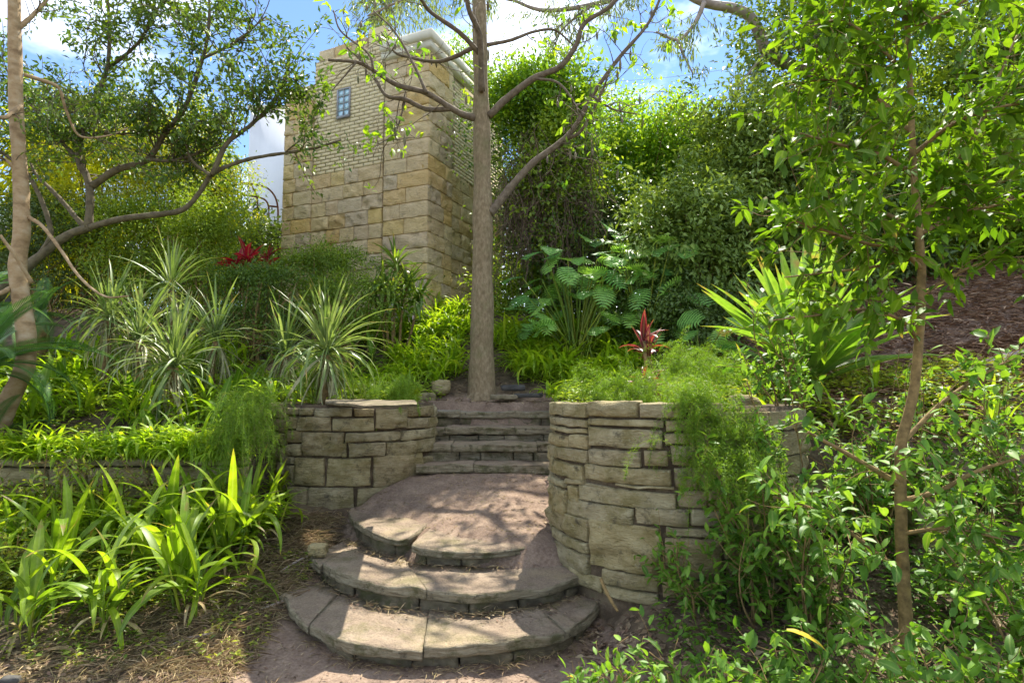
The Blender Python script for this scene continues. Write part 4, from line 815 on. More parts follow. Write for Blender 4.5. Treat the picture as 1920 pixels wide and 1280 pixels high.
P, d = blob(at(1010, 190, 11.2), (1.15, .9, .75), 330, .5, .4, 1.5, 12); V, Fc, rr = clump_foliage(P, d, 40, .15, .1, .5); part('sun_tinted_foliage', V, Fc, M['ridge'], vt, rr)  # top leaves in the brighter green that carries sunlight in its colour
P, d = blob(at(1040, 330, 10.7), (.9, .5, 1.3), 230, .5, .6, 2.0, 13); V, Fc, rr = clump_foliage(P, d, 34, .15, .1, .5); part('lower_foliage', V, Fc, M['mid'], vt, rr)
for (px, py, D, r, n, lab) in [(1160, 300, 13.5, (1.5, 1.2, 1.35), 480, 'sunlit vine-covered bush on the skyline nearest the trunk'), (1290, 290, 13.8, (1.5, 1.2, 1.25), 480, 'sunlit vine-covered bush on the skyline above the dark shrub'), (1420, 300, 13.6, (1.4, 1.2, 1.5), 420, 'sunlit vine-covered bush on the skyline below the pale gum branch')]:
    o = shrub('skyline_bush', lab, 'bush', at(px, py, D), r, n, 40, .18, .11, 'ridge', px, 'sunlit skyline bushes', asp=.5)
    P, d = blob(at(px, py + 150, D - .3), (1.6, 1, 1.5), 330, .5, .3, 1.4, px); V, Fc, rr = clump_foliage(P, d, 32, .18, .1, .5); part('shade_tinted_foliage', V, Fc, M['mid'], o, rr)  # lower leaves take a darker green, shade put into the colour
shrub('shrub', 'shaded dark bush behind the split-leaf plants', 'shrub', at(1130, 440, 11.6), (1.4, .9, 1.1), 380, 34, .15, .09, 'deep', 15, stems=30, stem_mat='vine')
shrub('shrub', 'low shaded bush filling the gap between trunk and split-leaf plants', 'shrub', at(1010, 555, 11.6), (1.1, .6, .75), 260, 36, .15, .1, 'mid', 14)
shrub('shrub', 'big dark glossy shrub, lower lobe above the split-leaf plants', 'shrub', at(1300, 440, 10), (1.15, .9, 1.2), 430, 36, .15, .12, 'dark', 16, stems=20)
shrub('shrub', 'big dark glossy shrub, upper lobe left of the sapling crown', 'shrub', at(1410, 330, 10.4), (1.05, .9, 1.5), 430, 36, .15, .12, 'dark', 17, stems=20)
shrub('shrub', 'dark glossy shrub directly behind the giant sword-leaf plant', 'shrub', at(1520, 430, 10.2), (1.2, .9, 1.3), 380, 34, .15, .12, 'dark', 18, stems=16)
shrub('shrub', 'dark low shrub at the foot of the glossy shrub, right of the split leaves', 'shrub', at(1290, 590, 9.4), (.9, .6, .5), 240, 40, .11, .075, 'deep', 19)
for k_, (px, py, D, r, mt_, lab) in enumerate([(1560, 130, 12, (1.5, 1.4, 2.1), 'dark', 'dark leafy tree behind the sapling, left of its trunk'), (1720, 250, 12.5, (1.8, 1.4, 2.8), 'mid', 'dense green tree behind the sapling trunk'), (1880, 150, 12, (1.7, 1.4, 2.6), 'dark', 'tall dark tree in the upper right corner'), (1830, 400, 11, (1.6, 1.1, 1.4), 'mid', 'bushy green tree above the mulch bank'), (1650, 450, 11, (1.1, .9, 1.0), 'deep', 'shaded bush right of the giant sword-leaf plant'), (1985, 400, 10.5, (1.2, 1.1, 1.7), 'mid', 'leafy tree cut off by the right edge above the mulch')]):
    c = at(px, py, D); o = shrub('tree', lab, 'tree', c, r, 400, 34, .19, .145, mt_, 40 + k_, 'trees behind the sapling', stems=0, shell=.45)
    b = np.array(o.location); V, Fc = limb([b, b + (c - b) * .4 + rs.normal(size=3) * .1, c], .12, .05, 8, k_); part('trunk', V, Fc, M['bark_moss'], o, None, True)
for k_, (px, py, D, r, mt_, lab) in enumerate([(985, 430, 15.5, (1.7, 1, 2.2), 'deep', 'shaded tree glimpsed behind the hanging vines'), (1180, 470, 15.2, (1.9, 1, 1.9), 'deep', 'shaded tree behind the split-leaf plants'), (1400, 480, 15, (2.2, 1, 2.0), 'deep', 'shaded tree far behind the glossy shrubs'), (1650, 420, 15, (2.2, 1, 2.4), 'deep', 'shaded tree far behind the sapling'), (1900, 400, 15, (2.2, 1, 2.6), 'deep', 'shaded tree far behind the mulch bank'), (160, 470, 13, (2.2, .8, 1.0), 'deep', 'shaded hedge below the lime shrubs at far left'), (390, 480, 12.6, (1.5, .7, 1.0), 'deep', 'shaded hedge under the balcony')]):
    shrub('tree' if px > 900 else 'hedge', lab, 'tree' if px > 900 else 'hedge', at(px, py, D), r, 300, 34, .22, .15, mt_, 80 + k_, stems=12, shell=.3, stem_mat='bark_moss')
# gum tree at the top right with the pale crooked branch
gt = thing('gum_tree', 'pale-barked gum tree with crooked bare branch against the sky', 'tree', tuple(ground_at(1560, 12.6)))
b = np.array(gt.location); V, Fc = tube([b, at(1570, 300, 12.6), at(1535, 60, 12.6), at(1515, -40, 12.6), at(1490, -200, 12.6)], [.34, .3, .25, .22, .15], 12, 40, .1, 4); part('trunk', V, Fc, M['bark_gum'], gt, None, True)
gl = []
for pts, D, a, b_ in [([(1560, 190), (1520, 140), (1480, 120), (1440, 100), (1425, 65), (1405, 30), (1370, 15), (1320, 5), (1270, -25)], (12.4, 11.8), 13, 8), ([(1320, 5), (1310, 30), (1295, 55), (1270, 75), (1230, 60)], (11.8, 11.6), 5, 2), ([(1270, -25), (1180, -10), (1110, 10), (1020, 20), (960, 0)], (11.8, 12.2), 7, 3), ([(1270, 75), (1285, 110), (1300, 140)], (11.6, 11.5), 3, 1.2), ([(1435, 100), (1410, 130), (1385, 165), (1370, 190)], (12, 11.8), 3, 1.2), ([(1110, 10), (1060, 50), (1030, 90)], (12, 12), 3, 1), ([(960, 0), (860, -20), (760, 0), (690, 30)], (12.2, 12.6), 4, 2)]:
    P = PL(pts, D); gl.append(P); V, Fc = limb(P, a * 12 / F, b_ * 12 / F, 9, int(a * 7)); part('branch', V, Fc, M['bark_gum'], gt, None, True)
tw = grow(gl[1:], 90, (.4, 1.0), -.25, .1); mb = MB(); twig_mesh(mb, tw, .008); mb.part('twigs', M['limb'], gt, kind='stuff')
V, Fc, r_, _ = leaves_on(tw, 30, .17, .16, .9, .07, .2, side=.5); part('crown', V, Fc, M['gum'], gt, r_)
o = shrub('roof_creeper', 'bright green weed sprouting behind the tower coping', 'creeper', at(860, 140, 13.8), (.5, .4, .8), 110, 36, .16, .12, 'ridge', 60, asp=.25, droop=.5, stems=4, base=at(860, 190, 13.8))
o = shrub('weeping_tree', 'thin drooping grey-green foliage hanging above the tower top', 'tree', at(730, 20, 14.5), (1.2, .8, .8), 110, 30, .2, .2, 'gum', 61, asp=.14, droop=1.2, stems=6, base=(at(700, 500, 16)[0], 16, 3.2))

# ------------------------------------------------------------------ planting on the bank behind the stairs
bank_v = []
for k_ in range(7):
    mb = MB()
    for i in range(46):
        V, Q = blade_geo(rs.uniform(50, 150), rs.uniform(.035, .06), 5, .3, 'lance', 0); e = math.radians(rs.uniform(35, 88))
        mb.add(xf(V, mat_az((rs.normal() * .07, rs.normal() * .07, rs.random() * .12), rs.uniform(0, 6.28), e, rs.uniform(.22, .5), 1, rs.normal() * .3)), Q, rs.random())
    V, Fc, r_ = mb.out(); bank_v.append(mesh_np('leaves', V, Fc, M['bank'], r_, True))
def bank(n, pxr, Dr, sc, label, group, skip=None, zfix=None):
    k = 0
    while k < n:
        D = rs.uniform(*Dr); px = rs.uniform(*pxr); p = ground_at(px, D)
        if skip and skip(px, D, p): continue
        if zfix: p[2] = zfix
        o = mob('grass_clump', bank_v[rs.integers(7)]); o.location = p; o.rotation_euler = (0, 0, rs.uniform(0, 6.28)); q = rs.uniform(*sc); o.scale = (q, q, q * rs.uniform(.85, 1.15)); tag(o, label, 'grass', group); k += 1
trunk_clear = lambda px, D, p: (855 < px < 960 and D < 9.3) or (D < 8.9 and 800 < px < 1050) or (p[0] + 1.65) * .9 + (p[1] - 11) * .41 < -0.0 and p[1] > 11
bank(58, (690, 885), (8.75, 11.2), (.8, 1.25), 'arching bright green grass clump on the bank left of the trunk', 'grass on the bank left of the trunk', trunk_clear)
bank(80, (930, 1190), (8.6, 10.6), (.9, 1.4), 'arching bright green grass clump on the bank right of the trunk', 'grass on the bank right of the trunk', trunk_clear)
bank(34, (1180, 1440), (6.4, 8.4), (.6, 1.0), 'small arching grass clump in the bed behind the right wall', 'grass behind the right wall')
bank(50, (-60, 540), (6.7, 9.2), (.9, 1.5), 'arching grass clump among the spiky plants on the left terrace', 'grass on the left terrace')
bank(22, (560, 780), (7.9, 9.0), (.7, 1.1), 'arching grass clump behind the round left wall', 'grass behind the left wall')
o = mob('grass_clump', bank_v[2]); o.location = W(1035, 748, 7.9); o.scale = (1.0, 1.0, .8); tag(o, 'lone yellow-green grass tuft right of the slate pieces at the stair top', 'grass')

def spear_set(mat, w): return blades(mat, [dict(bend=b_, width=w, nseg=7, fold=.35, prof='strap', sharp=s_) for b_, s_ in ((12, 1.3), (30, 1.5), (60, 1.5), (95, 1.3), (120, 1.0))])
spear = spear_set(M['spiky'], .017); dead = spear_set(M['straggle'], .014)
def spiky(px, py, D, n, L, label, nd_=18):
    c = W(px, py, D); b = np.array([c[0], c[1], G(c[0], c[1])]); o = thing('spear_plant', label, 'spiky plant', tuple(b), 'pale striped spear-leaved plants'); h = max(.1, c[2] - b[2])
    V, Fc = tube([b, b * .5 + c * .5 + rs.normal(size=3) * .02, c], [.05, .045, .04], 8, 10); part('stem', V, Fc, M['stem'], o, None, True)
    rosette(o, spear, n, L, (8, 86), .02, h, .06, roll=.3); rosette(o, spear[3:] + dead[3:], nd_, (L[0], L[1]), (-45, 10), .025, h - .08, .08, roll=.3, by_el=False); rosette(o, dead[2:4], nd_ * 2, (L[0] * .7, L[1] * .9), (-82, -25), .04, h - .16, .14, 'dead_leaf', by_el=False)
spiky(205, 600, 7.8, 80, (.45, 1.05), 'pale spear-leaved clump nearest the cycad fronds')
spiky(328, 690, 6.9, 110, (.4, 1.1), 'largest pale spear-leaved clump, in the middle of the left terrace')
spiky(262, 640, 7.5, 60, (.4, 1.0), 'small pale spear-leaved clump between two larger ones on the left terrace')
spiky(405, 640, 7.7, 56, (.4, 1.0), 'pale spear-leaved clump touching the bright leafy plants')
spiky(535, 665, 7.5, 60, (.4, 1.0), 'pale spear-leaved clump just left of the one on the round wall')
spiky(322, 545, 8.3, 66, (.4, 1.0), 'pale spear-leaved clump standing highest at the back of the left terrace')
spiky(612, 665, 6.95, 130, (.4, 1.05), 'pale spear-leaved clump spilling over the round left wall', 34)

# broad lance-leaved clumps (ginger-like)
lance = blades(M['palmgrass'], [dict(bend=b_, width=w_, nseg=10, fold=.25, prof='lance', wave=.04, sharp=s_) for b_, w_, s_ in ((30, .052, 1.6), (70, .05, 1.8), (105, .048, 1.7), (135, .045, 1.5), (160, .042, 1.4))])
lance_d = blades(M['sapling'], [dict(bend=b_, width=w_, nseg=7, fold=.2, prof='lance', wave=.08) for b_, w_ in ((20, .11), (50, .1), (85, .095), (115, .09))])
lance_dead = blades(M['straw'], [dict(bend=b_, width=.04, nseg=6, fold=.6, prof='lance', wave=.1) for b_ in (80, 130)])
def lances(px, D, n, L, el, label, group, ms=None, name='broad_grass', cat='grass plant', stems=3, stemh=.22, deadn=2, pt=None):
    b = ground_at(px, D) if pt is None else np.array(pt); o = thing(name, label, cat, tuple(b), group)
    for s_ in range(stems):
        a = rs.uniform(0, 6.28); r = rs.uniform(.02, .14); h = stemh * rs.uniform(.6, 1.3); foot = b + np.array([math.cos(a) * r, math.sin(a) * r, -.03]); top = foot + np.array([math.cos(a) * h * .25, math.sin(a) * h * .25, h])
        V, Fc = tube([foot, (foot + top) / 2 + rs.normal(size=3) * .01, top], [.011, .009, .005], 6, 8); part('stalk', V, Fc, M['weed'], o, None, True)
        k = n // stems + (1 if s_ < n % stems else 0); off = top - b
        for i in range(k):
            e = math.radians(rs.uniform(*el)); a2 = i * 2.4 + s_ * 1.1 + rs.normal() * .3; t_ = rs.uniform(.25, 1.0); mm = ms or lance; q = int(np.clip((1 - (math.degrees(e) - el[0]) / (el[1] - el[0])) * len(mm) + rs.normal() * .6, 0, len(mm) - 1))
            mob('leaf', mm[q], o, mat_az(off * np.array([t_, t_, t_]), a2, e, rs.uniform(*L), rs.uniform(.8, 1.2), rs.normal() * .25))
    for i in range(deadn): mob('dead_leaf', lance_dead[i % 2], o, mat_az((rs.normal() * .03, rs.normal() * .03, .05), rs.uniform(0, 6.28), math.radians(rs.uniform(10, 50)), rs.uniform(.25, .5)))
fg = 'broad-leaved grass plants in the left foreground'
for px, D, n, L, st_, sh_, lab in [(75, 4.35, 15, (.4, .62), 4, .34, 'broad-leaved grass plant nearest the bottom left corner'), (225, 4.45, 14, (.4, .62), 4, .36, 'broad-leaved grass plant standing upright at the bed edge in the lower left'), (-15, 4.7, 12, (.4, .6), 3, .3, 'broad-leaved grass plant cut off by the left edge'), (150, 4.95, 16, (.45, .7), 4, .36, 'broad-leaved grass plant in the second row at left'),
        (385, 4.65, 20, (.45, .72), 5, .36, 'fullest broad-leaved grass plant, closest to the lowest step'), (290, 5.15, 18, (.5, .75), 4, .4, 'tall broad-leaved grass plant in the middle of the left clump'), (430, 5.3, 18, (.45, .75), 4, .42, 'broad-leaved grass plant reaching up beside the hanging fern'), (350, 5.6, 14, (.45, .7), 4, .36, 'broad-leaved grass plant behind the others, near the terrace wall'), (505, 5.75, 12, (.45, .65), 3, .4, 'broad-leaved grass plant against the left round wall'), (215, 5.6, 14, (.4, .62), 4, .32, 'broad-leaved grass plant at the back of the left clump'), (60, 5.5, 10, (.35, .5), 3, .25, 'small broad-leaved grass plant among weeds at far left')]:
    lances(px, D, int(n * 1.7), (L[0] * 1.05, L[1] * 1.2), (25, 86), lab, fg, None, stems=st_ + 1, stemh=sh_, deadn=7)
gg = 'leafy ginger plants on the left terrace'
for px, D, n, lab in [(425, 7.1, 16, 'lush bright leafy plant between the two spear-leaved clumps'), (460, 7.8, 14, 'bright leafy plant just behind the lush one on the left terrace'), (190, 8.4, 16, 'bright leafy plant at the back of the left terrace'), (130, 7.6, 12, 'bright leafy plant beside the tan trunk'), (545, 8.3, 12, 'bright leafy plant left of the clump on the wall'), (395, 6.5, 12, 'leafy plant with a brown curled stalk near the hanging fern'), (280, 6.5, 10, 'low leafy plant at the edge of the terrace wall'), (690, 9.2, 12, 'bright leafy plant below the strappy plant'), (790, 9.6, 10, 'bright leafy plant at the corner of the tower')]:
    lances(px, D, n, (.3, .55), (20, 82), lab, gg, lance_d, 'leafy_plant', 'leafy plant', 3, .3, 1)
for px, D, n, lab in [(350, 7.5, 14, 'bright leafy plant behind the largest spear-leaved clump'), (250, 7.0, 14, 'bright leafy plant in front of the small spear-leaved clump'), (60, 7.2, 12, 'bright leafy plant between the cycads'), (500, 7.3, 12, 'bright leafy plant just behind the hanging fern'), (660, 8.6, 12, 'bright leafy plant behind the clump on the round wall')]:
    lances(px, D, n, (.35, .6), (20, 82), lab, gg, lance_d, 'leafy_plant', 'leafy plant', 4, .4, 1)
rgp = 'arching broad-leaved plants on the right bank'
for px, D, n, L, lab in [(1455, 5.5, 14, (.4, .65), 'arching broad-leaved plant right of the feathery fern'), (1560, 5.6, 14, (.4, .65), 'arching broad-leaved plant below the giant sword leaves'), (1640, 6.1, 10, (.35, .55), 'arching broad-leaved plant left of the sapling trunk'), (1400, 6.2, 12, (.35, .55), 'arching broad-leaved plant behind the feathery fern'), (1850, 5.6, 14, (.4, .6), 'arching broad-leaved plant near the right edge below the mulch'), (1250, 6.4, 10, (.3, .5), 'narrow grassy plant beside the red-leaved plant'), (1760, 5.9, 10, (.35, .5), 'arching broad-leaved plant just right of the sapling trunk')]:
    lances(px, D, n, L, (15, 80), lab, rgp, None, 'arching_plant', 'leafy plant', 3, .2, 1)

# cycads
def frond_geo(n=46, bend=70, ll=.17):
    s = np.linspace(0.08, 1, n); an = -math.radians(bend) * s ** 1.4; y = np.cumsum(np.cos(an)) / n; z = np.cumsum(np.sin(an)) / n; mb = MB()
    mb.add(*tube(np.c_[0 * s, y, z][::5], [.009, .003], 4, 16))
    for i in range(n):
        l = ll * math.sin(math.pi * min(1, (s[i] * .85 + .13))) ** .7; t_ = np.array([0, math.cos(an[i]), math.sin(an[i])]); nn = np.array([0, -math.sin(an[i]), math.cos(an[i])]); p = np.array([0, y[i], z[i]])
        for sg in (-1, 1):
            d = nrmz(np.array([sg, 0, 0]) * .8 + t_ * .6 + nn * .22); e = p + d * l - nn * l * .12; m_ = p + d * l * .5; wv = t_ * .0062; mb.add(np.array([p - wv * .5, p + wv * .5, m_ + wv, m_ - wv, e]), [np.array([[0, 1, 2, 3]]), np.array([[3, 2, 4]])], .4)
    return mb.out()
fronds = []
for b_ in (40, 70, 100, 125): V, Fc, r_ = frond_geo(64, b_); fronds.append(mesh_np('frond', V, Fc, M['cycad'], r_))
def cycad(px, py, D, n, L, label, az=(0, 6.283)):
    c = W(px, py, D); b = np.array([c[0], c[1], G(c[0], c[1])]); o = thing('cycad', label, 'cycad', tuple(b), 'cycads on the left terrace'); V, Fc = tube([b - [0, 0, .05], (b + c) / 2, c], [.14, .15, .1], 10, 12, .3, 2); part('trunk', V, Fc, M['stem'], o, None, True)
    rosette(o, fronds, n, L, (2, 70), .04, c[2] - b[2], .04, 'frond', .2, az, .1)
cycad(-55, 700, 6.0, 18, (.9, 1.35), 'large blue-green cycad cut off by the left edge', (-2.4, 1.2)); cycad(-60, 590, 7.4, 14, (.9, 1.3), 'cycad behind the tan trunk with fronds reaching right', (-2.4, 1.2)); cycad(70, 590, 8.6, 12, (.6, .9), 'small cycad below the crooked tree')
cycad(-20, 830, 5.4 + 1.0, 8, (.5, .8), 'low young cycad at the foot of the tan trunk', (-2.2, .6))

# asparagus ferns
def fern(name, label, group, tops, out, L, nst, hang, seed, needles=110, nl=.032):
    base = np.mean(np.array(tops), 0); o = thing(name, label, 'fern', tuple(base), group); P = []; Dn = []; mb = MB()
    for i in range(nst):
        s = np.array(tops[rs.integers(len(tops))]) + rs.normal(size=3) * .06; a = nrmz(np.array(out) * rs.uniform(.3, 1.2) + rs.normal(size=3) * .6 + np.array([0, 0, rs.uniform(.3, 1.1)])); l = rs.uniform(*L); pts = [s]; d = a
        for k in range(7): d = nrmz(d + np.array([0, 0, -hang * (k + 1) / 9]) + rs.normal(size=3) * .1); pts.append(pts[-1] + d * l / 7)
        pts = np.array(pts); V, Fc = tube(pts, [.0022, .0012], 3, 9); mb.add(V, Fc); cv = catmull(pts, 40); u = (rs.random(needles) ** .8 * 38).astype(int); tg = nrmz(cv[u + 1] - cv[u])
        br = rs.normal(size=(needles, 3)) * (.026 * np.sin(np.pi * np.clip(u / 39 + .1, 0, 1)))[:, None]; P.append(cv[u] + br); Dn.append(nrmz(tg * .5 + rs.normal(size=(needles, 3))))
    P = np.vstack(P); Dn = np.vstack(Dn); n = len(P); side = nrmz(np.cross(Dn, rs.normal(size=(n, 3)))) * .0019; l = nl * rs.uniform(.6, 1.3, n)[:, None]
    V = np.stack([P - side, P + side, P + Dn * l], 1).reshape(-1, 3); part('foliage', V, np.arange(3 * n).reshape(-1, 3), M['fern'], o, np.repeat(rs.random(n), 3), kind='stuff'); mb.part('stems', M['weed'], o, kind='stuff')
fn = 'feathery asparagus ferns'
fern('asparagus_fern', 'feathery fern curtain hanging left of the round left wall', fn, [W(x, y, D) for x, y, D in ((450, 770, 6.2), (480, 750, 6.3), (510, 750, 6.5), (470, 790, 6.1), (445, 810, 6.0), (470, 830, 6.0))], (-.05, -.5, -.1), (.35, .75), 190, 1.9, 1, 170)
fern('asparagus_fern', 'largest feathery fern mass trailing over the round right wall', fn, [W(x, y, D) for x, y, D in ((1290, 745, 4.45), (1310, 750, 4.35), (1350, 765, 4.35), (1270, 745, 4.6), (1330, 800, 4.25), (1380, 790, 4.4), (1310, 760, 4.4))], (.1, -.4, -.25), (.2, .48), 160, 2.2, 2, 170)
fern('asparagus_fern', 'small bright feathery fern on top of the left wall near the stairs', fn, [W(x, 745, 7.0) for x in (715, 740, 760)], (0, -.2, .3), (.25, .5), 60, .9, 3, 200)
fern('asparagus_fern', 'feathery fern on top of the right wall beside the stairs', fn, [W(x, 740, 5.3) for x in (1120, 1150, 1180, 1210)], (-.1, -.2, .2), (.25, .5), 80, .9, 4, 200)
fern('asparagus_fern', 'feathery fern rising behind the largest fern mass', fn, [W(x, 710, 5.6) for x in (1270, 1310, 1350)], (0, -.2, .5), (.3, .6), 80, .9, 5, 200)
fern('asparagus_fern', 'feathery fern low in the shade at the base of the right wall', fn, [W(x, 860, 4.2) for x in (1310, 1350, 1390)], (0, -.5, -.2), (.3, .7), 70, 1.4, 6, 200)
fern('asparagus_fern', 'feathery fern tangled in the pale spear clump on the left wall', fn, [W(x, 720, 7.1) for x in (620, 650, 600)], (0, -.3, .2), (.25, .5), 50, 1.0, 7, 200)

# strappy, crimson and maroon plants
strap = blades(M['dracaena'], [dict(bend=b_, width=.05, nseg=6, fold=.35, prof='lance') for b_ in (25, 60, 95, 125)]); starb = blades(M['bank'], [dict(bend=b_, width=.045, nseg=6, fold=.35, prof='lance') for b_ in (25, 60, 95)])
def headed(name, label, cat, heads, D, ms, n, L, el, group=None, stemmat='stem'):
    hs_ = [W(x, y, D + dd) for x, y, dd in heads]; b = np.array([hs_[0][0], hs_[0][1], G(hs_[0][0], hs_[0][1])]); o = thing(name, label, cat, tuple(b), group)
    for h in hs_:
        f = b + np.array([(h[0] - b[0]) * .4, (h[1] - b[1]) * .4, -.05]); V, Fc = tube([f, (f + h) / 2 + rs.normal(size=3) * .03, h], [.03, .022, .018], 7, 10); part('stem', V, Fc, M[stemmat], o, None, True)
        for i in range(n):
            e = math.radians(rs.uniform(*el)); k = int(np.clip((1 - (math.degrees(e) - el[0]) / (el[1] - el[0])) * len(ms) + rs.normal() * .6, 0, len(ms) - 1)); mob('leaf', ms[k], o, mat_az(h - b + np.array([0, 0, rs.uniform(-.14, .03)]), i * 2.4 + rs.normal() * .2, e, rs.uniform(*L), rs.uniform(.8, 1.2), rs.normal() * .3))
    return o
o = headed('strappy_plant', 'dark green strappy-leaved plant against the corner of the tower', 'leafy plant', [(742, 495, 0), (720, 530, -.1), (765, 530, .05), (700, 550, 0), (785, 555, .1), (735, 560, -.2)], 9.7, strap, 44, (.35, .6), (-20, 82))
V, Q = blade_geo(60, .12, 5, .3, 'lance'); fl = mesh_np('flower', V, Q, M['pale'])
for i in range(26): p = W(rs.uniform(715, 800), rs.uniform(560, 600), 9.2) - np.array(o.location); mob('flower', fl, o, mat_az(p, rs.uniform(0, 6.3), rs.uniform(-.5, .6), rs.uniform(.08, .16)))
redm = blades(M['red'], [dict(bend=b_, width=.12, nseg=6, fold=.35, prof='lance') for b_ in (15, 45, 75)]); marm = blades(M['maroon'], [dict(bend=b_, width=.1, nseg=6, fold=.35, prof='lance') for b_ in (12, 40, 75)])
headed('red_cordyline', 'bright crimson-leaved plant below the balcony', 'cordyline', [(466, 486, 0), (450, 494, .1)], 9.3, redm, 14, (.26, .44), (25, 86), 'crimson plants below the balcony'); headed('red_cordyline', 'smaller crimson plant next to the bright one, at the tower foot', 'cordyline', [(502, 484, 0)], 9.4, redm, 12, (.2, .34), (10, 86), 'crimson plants below the balcony')
headed('star_plant', 'yellow-green star-shaped rosette left of the crimson plants', 'leafy plant', [(424, 520, 0)], 9.4, starb, 22, (.2, .32), (-20, 80))
headed('maroon_cordyline', 'tall maroon-leaved plant on the right wall terrace', 'cordyline', [(1207, 640, 0), (1215, 660, .1)], 6.4, marm, 14, (.22, .36), (30, 88)); headed('maroon_cordyline', 'low dark red plant in front of the tall maroon one', 'cordyline', [(1208, 708, 0), (1225, 712, .1)], 5.9, marm[1:], 15, (.16, .28), (0, 70))

# split-leaf plants
def split_leaf(bend=40, nf=9):
    mb = MB(); an = lambda s: -math.radians(bend) * s; yy = lambda s: s - .12 * (bend / 60) * s * s; zz = lambda s: -.35 * (bend / 60) * s * s
    for i in range(nf):
        s0, s1 = .02 + i / nf * .93, .02 + (i + .72) / nf * .93; wl = .42 * math.sin(math.pi * (0.2 + .74 * (i + .5) / nf)) ** .8
        for sg in (-1, 1):
            a = np.array([0, yy(s0), zz(s0)]); b = np.array([0, yy(s1), zz(s1)]); sk = .10 + .13 * i / nf; rows = []
            for u in (0, .35, .7, 1.0):
                t_ = u * wl; dz = .10 * u - .26 * u * u * wl; k = 1 - .75 * max(0, u - .6) / .4; m_ = (a + b) / 2; rows += [m_ + (a - m_) * k + np.array([sg * t_, sk * u * u, dz * .6]), m_ + (b - m_) * k + np.array([sg * t_, sk * u * u, dz * .6])]
            j = np.arange(3)[:, None] * 2; mb.add(np.array(rows), j + np.array([0, 1, 3, 2]), .5)
    s = np.linspace(0, 1, 8); mb.add(*tube(np.array([[0, yy(q), zz(q) - .004] for q in s]), [.012, .004], 4, 10), rnd=.5); return mb.out()
sl = []
for b_ in (20, 45, 70): V, Fc, r_ = split_leaf(b_); sl.append(mesh_np('leaf', V, Fc, M['monstera'], r_))
def monstera(px, D, leaves, label):
    b = ground_at(px, D); o = thing('split_leaf_plant', label, 'leafy plant', tuple(b), 'large split-leaf plants')
    for (x, y, dd, az, el, L) in leaves:
        p = W(x, y, D + dd); V, Fc = tube([b + rs.normal(size=3) * .08, b * .6 + p * .4 + np.array([0, 0, .15]), p], [.016, .013, .008], 5, 10); part('petiole', V, Fc, M['weed'], o, None, True); mob('leaf', sl[rs.integers(3)], o, mat_az(p - b, az, el, L, 1, rs.normal() * .3))
def mleaves(n, xr, yr, L): return [(rs.uniform(*xr), rs.uniform(*yr), rs.uniform(-.5, .4), math.pi + rs.normal() * .9, math.radians(rs.uniform(-45, 10)), rs.uniform(*L)) for _ in range(n)]
monstera(1080, 9.4, mleaves(60, (975, 1200), (465, 615), (.3, .5)), 'split-leaf plant nearest the trunk with pale green leaves'); monstera(1210, 9.5, mleaves(40, (1140, 1300), (440, 620), (.3, .48)), 'split-leaf plant climbing in front of the dark glossy shrub'); monstera(1100, 10.4, mleaves(7, (1060, 1180), (410, 460), (.35, .5)), 'few split leaves high in the shade beside the hanging vines'); monstera(1310, 8.6, mleaves(10, (1250, 1370), (590, 650), (.3, .45)), 'small dark split-leaf plant left of the giant sword leaves')
o = mob('fallen_leaf', sl[1]); me2 = sl[1].copy(); me2.materials.clear(); me2.materials.append(M['yellow']); o.data = me2; p = W(1365, 612, 7.9); o.matrix_basis = mat_az(p, 2.6, -.35, .3); tag(o, 'dying yellow split leaf left of the giant sword leaves', 'leaf')

# giant sword-leaved plant
sw = blades(M['flax'], [dict(bend=b_, width=.055, nseg=8, fold=.5, prof='strap', sharp=1.6) for b_ in (6, 16, 32, 55)]); b = W(1510, 690, 6.7); b[2] = G(b[0], b[1]) + .05; o = thing('sword_plant', 'giant plant with a fan of long upright sword leaves on the right', 'sword-leaf plant', tuple(b))
for i in range(74):
    e = math.radians(rs.uniform(18, 88)); k = int(np.clip((1 - math.degrees(e) / 88) * 4 + rs.normal() * .5, 0, 3)); mob('leaf', sw[k], o, mat_az((rs.normal() * .06, rs.normal() * .06, rs.random() * .12), i * 2.4, e, rs.uniform(1.1, 1.8), rs.uniform(.8, 1.2), rs.normal() * .2))
for i in range(16): mob('leaf', sw[3], o, mat_az((rs.normal() * .05, rs.normal() * .05, .04), rs.uniform(.6, 3.0), math.radians(rs.uniform(5, 20)), rs.uniform(.8, 1.25), 1))

